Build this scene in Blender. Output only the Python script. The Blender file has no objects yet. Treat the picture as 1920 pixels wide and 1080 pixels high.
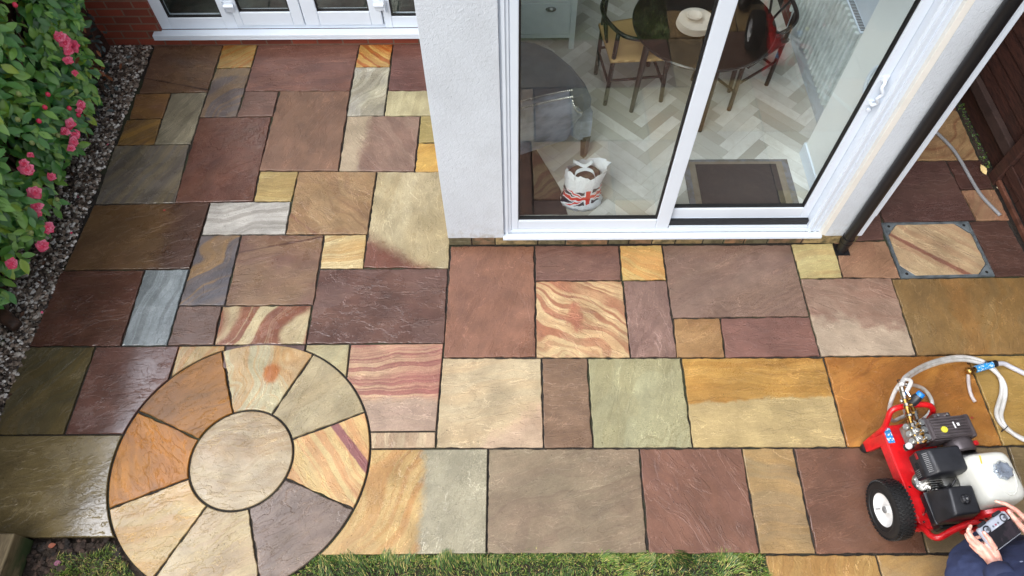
import bpy, bmesh, math, random
from mathutils import Vector, Matrix, noise
R = math.radians
C = bpy.context.scene.collection
sc = bpy.context.scene

# ------------------------------------------------------------------ camera, world, sun, exposure
CAM_H = 4.13
Mr = ((0.99997955, -0.00295543, -0.00567112), (-0.00548794, -0.85185518, -0.52374864), (-0.00328307, 0.52376905, -0.85185398))
cd = bpy.data.cameras.new('camera'); cam = bpy.data.objects.new('camera', cd); C.objects.link(cam)
cam.matrix_world = Matrix(((Mr[0][0], -Mr[1][0], -Mr[2][0], 0), (Mr[0][1], -Mr[1][1], -Mr[2][1], 0), (Mr[0][2], -Mr[1][2], -Mr[2][2], CAM_H), (0, 0, 0, 1)))
cd.sensor_width = 36; cd.lens = 36 * 1305.8 / 1920; cd.clip_start = 0.05; cd.clip_end = 2000
sc.camera = cam
SUN_AZ, SUN_EL = math.atan2(-0.80, -0.60), R(50)
w = bpy.data.worlds.new("World"); sc.world = w; w.use_nodes = True
wn = w.node_tree; bgn = wn.nodes['Background']
sky = wn.nodes.new('ShaderNodeTexSky'); sky.sky_type = 'NISHITA'; sky.sun_disc = False
sky.sun_elevation = SUN_EL; sky.sun_rotation = R(90) - SUN_AZ
sky.air_density = 1.0; sky.dust_density = 5.0; sky.ozone_density = 1.0
hs = wn.nodes.new('ShaderNodeHueSaturation'); hs.inputs['Saturation'].default_value = 0.30
wn.links.new(sky.outputs[0], hs.inputs['Color'])
# overcast: soft cloud mottling and an added bright patch for glare on left slabs
wtc = wn.nodes.new('ShaderNodeTexCoord'); cn_ = wn.nodes.new('ShaderNodeTexNoise'); cn_.inputs['Scale'].default_value = 3.0; cn_.inputs['Detail'].default_value = 5.0
wn.links.new(wtc.outputs['Generated'], cn_.inputs['Vector'])
dt = wn.nodes.new('ShaderNodeVectorMath'); dt.operation = 'DOT_PRODUCT'; wn.links.new(wtc.outputs['Generated'], dt.inputs[0]); dt.inputs[1].default_value = Vector((-2.60, 1.30, 4.13)).normalized()
ad = wn.nodes.new('ShaderNodeMath'); ad.operation = 'MULTIPLY_ADD'; wn.links.new(cn_.outputs[0], ad.inputs[0]); ad.inputs[1].default_value = 0.16; wn.links.new(dt.outputs['Value'], ad.inputs[2])
m1 = wn.nodes.new('ShaderNodeMapRange'); m1.interpolation_type = 'SMOOTHSTEP'; wn.links.new(ad.outputs[0], m1.inputs[0])
for i_, v_ in ((1, 1.04), (2, 1.078), (3, 0.0), (4, 28.0)): m1.inputs[i_].default_value = v_
m2 = wn.nodes.new('ShaderNodeMapRange'); wn.links.new(cn_.outputs[0], m2.inputs[0])
for i_, v_ in ((1, 0.3), (2, 0.7), (3, 0.75), (4, 1.25)): m2.inputs[i_].default_value = v_
ml = wn.nodes.new('ShaderNodeMath'); ml.operation = 'ADD'; wn.links.new(m1.outputs[0], ml.inputs[0]); wn.links.new(m2.outputs[0], ml.inputs[1])
vs_ = wn.nodes.new('ShaderNodeVectorMath'); vs_.operation = 'SCALE'; wn.links.new(hs.outputs[0], vs_.inputs[0]); wn.links.new(ml.outputs[0], vs_.inputs['Scale'])
wn.links.new(vs_.outputs[0], bgn.inputs[0])
bgn.inputs[1].default_value = 0.15
sl = bpy.data.lights.new('sun', 'SUN'); sl.energy = 0.85; sl.angle = R(25); sl.color = (1, 0.97, 0.93)
so = bpy.data.objects.new('sun', sl); C.objects.link(so)
sd = Vector((math.cos(SUN_EL) * math.cos(SUN_AZ), math.cos(SUN_EL) * math.sin(SUN_AZ), math.sin(SUN_EL)))
so.rotation_euler = sd.to_track_quat('Z', 'Y').to_euler(); so.location = sd * 20
sc.view_settings.view_transform = 'Standard'; sc.view_settings.look = 'None'; sc.view_settings.gamma = 1
sc.view_settings.exposure = 0.47
try:
    sc.cycles.max_bounces = 8; sc.cycles.transparent_max_bounces = 12; sc.cycles.use_denoising = True
except Exception: pass

# ------------------------------------------------------------------ helpers
def lin(c, k=1.0):
    f = lambda v: (v / 255 / 12.92) if v / 255 <= 0.04045 else ((v / 255 + 0.055) / 1.055) ** 2.4
    return tuple(min(0.95, f(v) * k) for v in c[:3]) + (1,)

class NT:
    """small wrapper to write node trees briefly"""
    def __init__(s, nt): s.nt = nt
    def n(s, typ, props=None, **ins):
        nd = s.nt.nodes.new('ShaderNode' + typ)
        for k, v in (props or {}).items(): setattr(nd, k, v)
        for k, v in ins.items():
            key = int(k[1:]) if k[0] == 'i' and k[1:].isdigit() else k.replace('_', ' ')
            s.set(nd.inputs[key], v)
        return nd
    def set(s, sock, v):
        if isinstance(v, bpy.types.NodeSocket): s.nt.links.new(v, sock)
        elif isinstance(v, bpy.types.Node): s.nt.links.new(v.outputs[0], sock)
        else: sock.default_value = v
    def m(s, op, a, b=0.0, c=0.0, clamp=False):
        nd = s.n('Math', {'operation': op, 'use_clamp': clamp})
        s.set(nd.inputs[0], a); s.set(nd.inputs[1], b); s.set(nd.inputs[2], c); return nd.outputs[0]
    def vm(s, op, a, b=(0, 0, 0)):
        nd = s.n('VectorMath', {'operation': op}); s.set(nd.inputs[0], a)
        if op == 'SCALE': s.set(nd.inputs['Scale'], b)
        else: s.set(nd.inputs[1], b)
        return nd.outputs['Value'] if op in ('LENGTH', 'DOT_PRODUCT') else nd.outputs[0]
    def mr(s, v, a, b, lo=0.0, hi=1.0):
        nd = s.n('MapRange', {'interpolation_type': 'SMOOTHSTEP'}); s.set(nd.inputs[0], v)
        for i, x in ((1, a), (2, b), (3, lo), (4, hi)): s.set(nd.inputs[i], x)
        return nd.outputs[0]
    def mix(s, f, a, b, blend='MIX'):
        nd = s.n('Mix', {'data_type': 'RGBA', 'blend_type': blend}); s.set(nd.inputs[0], f); s.set(nd.inputs[6], a); s.set(nd.inputs[7], b)
        return nd.outputs[2]
    def noise(s, vec, scale, detail=2.0, rough=0.5, dist=0.0, dims='3D', w=None):
        nd = s.n('TexNoise', {'noise_dimensions': dims}, Scale=scale, Detail=detail, Roughness=rough, Distortion=dist)
        if dims == '1D': s.set(nd.inputs['W'], w)
        else: s.set(nd.inputs['Vector'], vec)
        return nd.outputs[0]

def mat(name):
    m = bpy.data.materials.new(name); m.use_nodes = True
    t = NT(m.node_tree); return m, t, m.node_tree.nodes['Principled BSDF']

def simple(name, col, rough=0.5, metal=0.0, var=0.12, scale=12.0, bump=0.0, bscale=60.0, spec=0.5, coat=0.0, col2=None, k=1.0):
    """paint, plastic, metal...: base colour with noise mottling, roughness variation and optional bump"""
    m, t, b = mat(name)
    P = t.n('TexCoord').outputs['Object']; c = lin(col, k)
    n1 = t.noise(P, scale, 5.0, 0.6)
    d = lin(col2, k) if col2 else tuple(v * (1 - var * 2.2) for v in c[:3]) + (1,)
    cc = t.mix(t.mr(n1, 0.35, 0.7), c, d)
    t.set(b.inputs['Base Color'], cc); b.inputs['Metallic'].default_value = metal
    t.set(b.inputs['Roughness'], t.m('ADD', rough - 0.06, t.m('MULTIPLY', t.noise(P, scale * 3, 3.0), 0.14)))
    b.inputs['Specular IOR Level'].default_value = spec
    if coat: b.inputs['Coat Weight'].default_value = coat; b.inputs['Coat Roughness'].default_value = 0.15
    if bump:
        bp = t.n('Bump', None, Strength=min(1.0, bump), Distance=0.004, Height=t.noise(P, bscale, 4.0, 0.6))
        t.set(b.inputs['Normal'], bp)
    return m

def tag(o, label=None, cat=None, group=None, kind=None):
    if label: o['label'] = label
    if cat: o['category'] = cat
    if group: o['group'] = group
    if kind: o['kind'] = kind
    return o

def empty(name, loc=(0, 0, 0), rz=0.0):
    o = bpy.data.objects.new(name, None); o.empty_display_size = 0.1; C.objects.link(o)
    o.location = loc; o.rotation_euler = (0, 0, rz); return o

def thing(name, label, cat, loc=(0, 0, 0), rz=0.0, group=None, kind=None):
    return tag(empty(name, loc, rz), label, cat, group, kind)

def top_of(o):
    while o.parent: o = o.parent
    return o

def obj(name, bm, m, parent=None, world=False, smooth=False, loc=None, auto=None):
    """link a bmesh as ONE mesh object; world=True: the vertices are in world coordinates"""
    me = bpy.data.meshes.new(name)
    if world and parent:
        bm.transform(top_of(parent).matrix_basis.inverted())
    if loc is not None and not parent: bm.transform(Matrix.Translation(-Vector(loc)))
    bm.normal_update()
    if smooth:
        for f in bm.faces: f.smooth = True
    if auto:
        for f in bm.faces: f.smooth = True
        for e in bm.edges:
            if len(e.link_faces) == 2 and e.calc_face_angle(0) > R(auto): e.smooth = False
    bm.to_mesh(me); bm.free()
    for x in (m if isinstance(m, (list, tuple)) else [m]): me.materials.append(x)
    o = bpy.data.objects.new(name, me); C.objects.link(o)
    if parent: o.parent = parent
    if loc is not None and not parent: o.location = loc
    return o

def BM(): return bmesh.new()

def box(bm, lo, hi, bev=0.0, seg=2, mi=0, mtx=None):
    """axis-aligned box between two corners, edges rounded by bev"""
    t = BM(); bmesh.ops.create_cube(t, size=1.0)
    s = [hi[i] - lo[i] for i in range(3)]; c = [(hi[i] + lo[i]) / 2 for i in range(3)]
    for v in t.verts: v.co = Vector((v.co.x * s[0] + c[0], v.co.y * s[1] + c[1], v.co.z * s[2] + c[2]))
    if bev: bmesh.ops.bevel(t, geom=t.edges[:], offset=min(bev, min(s) * 0.49), segments=seg, affect='EDGES', profile=0.5)
    if mtx: t.transform(mtx)
    merge(bm, t, mi)

def merge(bm, t, mi=0):
    t.verts.index_update(); vs = [bm.verts.new(v.co) for v in t.verts]
    for f in t.faces:
        try: nf = bm.faces.new([vs[v.index] for v in f.verts]); nf.material_index = mi or f.material_index
        except ValueError: pass
    t.free()

def frame_of(d):
    d = Vector(d).normalized(); a = Vector((0, 0, 1)) if abs(d.z) < 0.95 else Vector((1, 0, 0))
    x = d.cross(a).normalized(); return x, x.cross(d).normalized()

def tube(bm, pts, r, seg=12, cap=True, mi=0, closed=False):
    """tube along a polyline; r is a number or one radius per point"""
    pts = [Vector(p) for p in pts]; n = len(pts); rs = r if isinstance(r, (list, tuple)) else [r] * n
    rings = []; up = None
    for i, p in enumerate(pts):
        a = pts[i - 1] if (i > 0 or closed) else p; b = pts[(i + 1) % n] if (i < n - 1 or closed) else p
        d = (b - a).normalized()
        if up is None: x, y = frame_of(d)
        else:
            x = (up - d * up.dot(d)).normalized(); y = x.cross(d)
        up = x
        rings.append([bm.verts.new(p + (x * math.cos(2 * math.pi * k / seg) + y * math.sin(2 * math.pi * k / seg)) * rs[i]) for k in range(seg)])
    for i in range(n if closed else n - 1):
        A, B = rings[i], rings[(i + 1) % n]
        for k in range(seg):
            f = bm.faces.new((A[k], A[(k + 1) % seg], B[(k + 1) % seg], B[k])); f.material_index = mi
    if cap and not closed:
        f = bm.faces.new(rings[0][::-1]); f.material_index = mi; f = bm.faces.new(rings[-1]); f.material_index = mi

def smooth_path(pts, k=6):
    """Catmull-Rom through the points"""
    P = [Vector(p) for p in pts]; P = [2 * P[0] - P[1]] + P + [2 * P[-1] - P[-2]]; out = []
    for i in range(1, len(P) - 2):
        for j in range(k):
            t = j / k
            out.append(0.5 * ((2 * P[i]) + (P[i + 1] - P[i - 1]) * t + (2 * P[i - 1] - 5 * P[i] + 4 * P[i + 1] - P[i + 2]) * t * t + (3 * P[i] - P[i - 1] - 3 * P[i + 1] + P[i + 2]) * t ** 3))
    return out + [P[-2]]

def lathe(bm, prof, origin, axis, seg=24, mi=0):
    """profile [(r, h)] turned about an axis"""
    o = Vector(origin); d = Vector(axis).normalized(); x, y = frame_of(d); rings = []
    for r, h in prof:
        rings.append([bm.verts.new(o + d * h + (x * math.cos(2 * math.pi * k / seg) + y * math.sin(2 * math.pi * k / seg)) * max(r, 1e-4)) for k in range(seg)])
    for A, B in zip(rings, rings[1:]):
        for k in range(seg):
            f = bm.faces.new((A[k], A[(k + 1) % seg], B[(k + 1) % seg], B[k])); f.material_index = mi

def ball(bm, c, r, sub=2, scale=(1, 1, 1), mi=0, rot=None):
    t = BM(); bmesh.ops.create_icosphere(t, subdivisions=sub, radius=1.0)
    m = Matrix.Diagonal((r * scale[0], r * scale[1], r * scale[2], 1))
    if rot: m = rot.to_4x4() @ m
    t.transform(Matrix.Translation(c) @ m); merge(bm, t, mi)

def capsule(bm, a, b, ra, rb, seg=14):
    """tapered limb segment with round ends"""
    a, b = Vector(a), Vector(b); d = (b - a); L = d.length; d.normalize() if L > 1e-6 else None
    prof = [(ra * math.cos(t), -ra * math.sin(t)) for t in [R(x) for x in (90, 60, 30)]] + [(ra, 0), (rb, L)] + [(rb * math.cos(R(x)), L + rb * math.sin(R(x))) for x in (30, 60, 90)]
    lathe(bm, prof, a, d if L > 1e-6 else (0, 0, 1), seg)
    bmesh.ops.remove_doubles(bm, verts=bm.verts[:], dist=1e-5)

def prism(bm, poly, z0, z1, bev=0.0, mi=0, mtx=None):
    """extruded outline (list of (x, y)), top edge optionally bevelled"""
    t = BM(); n = len(poly)
    lo = [t.verts.new((x, y, z0)) for x, y in poly]; hi = [t.verts.new((x, y, z1)) for x, y in poly]
    t.faces.new(lo[::-1]); top = t.faces.new(hi)
    for i in range(n): t.faces.new((lo[i], lo[(i + 1) % n], hi[(i + 1) % n], hi[i]))
    if bev: bmesh.ops.bevel(t, geom=[e for e in top.edges], offset=bev, segments=2, affect='EDGES', profile=0.5)
    bmesh.ops.recalc_face_normals(t, faces=t.faces[:])
    if mtx: t.transform(mtx)
    merge(bm, t, mi)

def remesh(o, size, sm=4, tex=None, strength=0.0):
    md = o.modifiers.new('voxels', 'REMESH'); md.mode = 'VOXEL'; md.voxel_size = size; md.use_smooth_shade = True
    ms = o.modifiers.new('soften', 'SMOOTH'); ms.factor = 0.6; ms.iterations = sm
    if tex:
        dm = o.modifiers.new('folds', 'DISPLACE'); dm.texture = tex; dm.strength = strength; dm.texture_coords = 'LOCAL'; dm.mid_level = 0.5

rnd = random.Random(7)

def photo_pt(u, v, z):
    """the world point at height z that the photo shows at that spot"""
    d = [(u - 960) / 1305.8, (v - 540) / 1305.8, 1]; w_ = Vector([sum(d[i] * Mr[i][j] for i in range(3)) for j in range(3)]); t_ = (z - CAM_H) / w_.z
    return Vector((w_.x * t_, w_.y * t_, z))
# ------------------------------------------------------------------ paving data: name -> corners (metres, far-left, far-right, near-right, near-left)
SLABS = {
 'S1': ((-3.186, 5.088), (-2.586, 5.089), (-2.587, 4.508), (-3.158, 4.493)),
 'S2': ((-2.578, 5.096), (-2.276, 5.1), (-2.276, 4.812), (-2.57, 4.801)),
 'S3': ((-2.573, 4.789), (-2.276, 4.8), (-2.282, 4.216), (-2.579, 4.212)),
 'S4': ((-3.183, 4.479), (-2.898, 4.489), (-2.889, 4.204), (-3.154, 4.194)),
 'S5': ((-2.884, 4.487), (-2.59, 4.497), (-2.587, 3.915), (-2.875, 3.911)),
 'S6': ((-3.174, 4.181), (-2.898, 4.191), (-2.879, 3.914), (-3.174, 3.905)),
 'S7': ((-3.185, 3.895), (-2.598, 3.903), (-2.56, 3.314), (-3.162, 3.308)),
 'S8': ((-2.579, 4.202), (-1.996, 4.204), (-1.975, 3.326), (-2.561, 3.317)),
 'S9': ((-2.263, 5.093), (-1.368, 5.091), (-1.382, 4.512), (-2.266, 4.515)),
 'S10': ((-1.355, 5.084), (-1.07, 5.088), (-1.073, 4.805), (-1.365, 4.801)),
 'S11': ((-1.366, 4.793), (-1.068, 4.79), (-1.069, 4.217), (-1.368, 4.213)),
 'S12': ((-1.061, 5.088), (-0.463, 5.082), (-0.474, 4.504), (-1.055, 4.509)),
 'S13': ((-1.057, 4.501), (-0.473, 4.489), (-0.476, 4.21), (-1.057, 4.214)),
 'S14': ((-2.265, 4.504), (-1.984, 4.501), (-1.983, 4.217), (-2.272, 4.214)),
 'S15': ((-1.969, 4.504), (-1.382, 4.498), (-1.367, 3.619), (-1.981, 3.631)),
 'S16': ((-1.363, 4.204), (-0.767, 4.2), (-0.775, 3.612), (-1.358, 3.621)),
 'S17': ((-0.758, 4.2), (-0.475, 4.198), (-0.477, 3.916), (-0.756, 3.913)),
 'S18': ((-0.758, 3.903), (-0.476, 3.901), (-0.477, 3.609), (-0.763, 3.611)),
 'S19': ((-1.97, 3.617), (-1.679, 3.615), (-1.685, 3.324), (-1.963, 3.327)),
 'S20': ((-1.67, 3.612), (-1.069, 3.605), (-1.077, 3.014), (-1.672, 3.017)),
 'S21': ((-1.057, 3.604), (-0.475, 3.596), (-0.467, 2.711), (-1.069, 2.72)),
 'S22': ((-2.29, 3.311), (-1.689, 3.314), (-1.679, 3.018), (-2.287, 3.017)),
 'S23': ((-3.165, 3.293), (-2.298, 3.31), (-2.308, 2.72), (-3.199, 2.712)),
 'S24': ((-3.215, 2.702), (-2.628, 2.703), (-2.625, 2.109), (-3.229, 2.109)),
 'S25': ((-2.616, 2.705), (-2.314, 2.708), (-2.317, 2.111), (-2.613, 2.109)),
 'S26': ((-2.289, 3.004), (-2.003, 3.007), (-1.999, 2.419), (-2.308, 2.417)),
 'S27': ((-1.993, 3.007), (-1.395, 3.003), (-1.387, 2.417), (-1.985, 2.416)),
 'S28': ((-1.386, 3.001), (-1.083, 3.004), (-1.075, 2.714), (-1.376, 2.716)),
 'S29': ((-1.376, 2.702), (-0.475, 2.705), (-0.47, 2.118), (-1.382, 2.118)),
 'S30': ((-2.304, 2.407), (-2.014, 2.405), (-2.004, 2.113), (-2.305, 2.11)),
 'S31': ((-2.002, 2.404), (-1.395, 2.405), (-1.391, 2.116), (-1.993, 2.113)),
 'S32': ((-3.246, 2.099), (-2.791, 2.096), (-2.8, 1.498), (-3.23, 1.497)),
 'S33': ((-2.78, 2.097), (-2.23, 2.099), (-2.263, 1.499), (-2.786, 1.498)),
 'S34': ((-2.227, 2.099), (-1.928, 2.101), (-1.913, 1.826), (-2.224, 1.821)),
 'S35': ((-1.913, 2.1), (-1.392, 2.105), (-1.39, 1.936), (-1.91, 1.939)),
 'S36': ((-1.381, 2.105), (-1.099, 2.107), (-1.092, 1.852), (-1.376, 1.846)),
 'S37': ((-1.086, 2.104), (-0.475, 2.109), (-0.493, 1.509), (-1.075, 1.508)),
 'S38': ((-1.068, 1.496), (-0.493, 1.497), (-0.491, 1.401), (-1.061, 1.397)),
 'S39': ((-3.231, 1.485), (-2.326, 1.487), (-2.22, 0.883), (-3.168, 0.881)),
 'S40': ((-1.061, 1.387), (-0.17, 1.387), (-0.17, 0.785), (-1.135, 0.78)),
 'S41': ((-0.158, 1.387), (0.751, 1.384), (0.74, 0.784), (-0.158, 0.785)),
 'S42': ((0.763, 1.383), (1.376, 1.383), (1.369, 0.781), (0.751, 0.781)),
 'S43': ((1.386, 1.382), (1.689, 1.384), (1.685, 0.776), (1.382, 0.777)),
 'S44': ((1.702, 1.382), (2.331, 1.384), (2.312, 0.776), (1.697, 0.776)),
 'S45': ((2.342, 1.382), (2.988, 1.385), (2.962, 0.78), (2.325, 0.775)),
 'S45b': ((3.001, 1.386), (3.628, 1.39), (3.608, 0.783), (2.974, 0.779)),
 'S46': ((1.408, 0.765), (2.019, 0.763), (2.035, 0.389), (1.418, 0.388)),
 'S46b': ((2.031, 0.764), (2.642, 0.764), (2.662, 0.386), (2.046, 0.389)),
 'S46c': ((2.654, 0.766), (3.272, 0.769), (3.289, 0.389), (2.674, 0.386)),
 'S47': ((-0.468, 2.001), (0.17, 1.997), (0.168, 1.398), (-0.481, 1.4)),
 'S48': ((0.183, 1.995), (0.472, 1.993), (0.469, 1.398), (0.18, 1.396)),
 'S49': ((0.484, 1.992), (1.084, 1.992), (1.078, 1.395), (0.481, 1.397)),
 'S50': ((1.098, 1.99), (2.016, 1.99), (2.017, 1.394), (1.088, 1.395)),
 'S51': ((2.029, 1.994), (2.952, 1.998), (2.964, 1.396), (2.028, 1.395)),
 'S52': ((2.965, 2.0), (3.591, 2.001), (3.612, 1.402), (2.976, 1.398)),
 'S53': ((-0.454, 2.895), (0.143, 2.891), (0.135, 2.012), (-0.465, 2.011)),
 'S54': ((0.155, 2.896), (0.753, 2.892), (0.748, 2.604), (0.152, 2.603)),
 'S55': ((0.765, 2.892), (1.063, 2.894), (1.063, 2.602), (0.76, 2.604)),
 'S56': ((0.154, 2.591), (0.752, 2.592), (0.754, 2.003), (0.145, 2.007)),
 'S57': ((0.766, 2.592), (1.063, 2.59), (1.06, 2.003), (0.764, 2.005)),
 'S58': ((1.076, 2.894), (1.996, 2.892), (1.996, 2.307), (1.074, 2.299)),
 'S59': ((1.082, 2.287), (1.386, 2.289), (1.375, 2.003), (1.064, 2.001)),
 'S60': ((1.4, 2.288), (1.996, 2.296), (1.999, 2.004), (1.385, 2.0)),
 'S61': ((2.005, 2.897), (2.309, 2.904), (2.298, 2.616), (2.011, 2.609)),
 'S62': ((2.321, 2.912), (2.688, 2.923), (2.705, 2.607), (2.31, 2.62)),
 'S63': ((2.007, 2.599), (2.637, 2.604), (2.626, 2.009), (2.01, 2.005)),
 'S64': ((2.645, 2.596), (3.63, 2.604), (3.6, 2.015), (2.642, 2.008)),
 'S66': ((3.353, 3.09), (3.628, 3.096), (3.661, 2.619), (3.375, 2.612)),
 'S67': ((2.7, 3.677), (3.369, 3.683), (3.402, 3.108), (2.732, 3.091)),
 'S68': ((3.386, 3.678), (3.644, 3.687), (3.645, 3.406), (3.393, 3.397)),
 'S69': ((3.397, 3.385), (3.649, 3.394), (3.651, 3.107), (3.416, 3.104)),
 'S70b': ((2.296, 3.226), (2.727, 3.233), (2.681, 2.937), (2.302, 2.921)),
 'S71': ((2.788, 4.209), (3.645, 4.226), (3.638, 3.696), (2.697, 3.69)),
 'S72': ((2.803, 4.794), (3.656, 4.8), (3.643, 4.237), (2.776, 4.221)),
}
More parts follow.
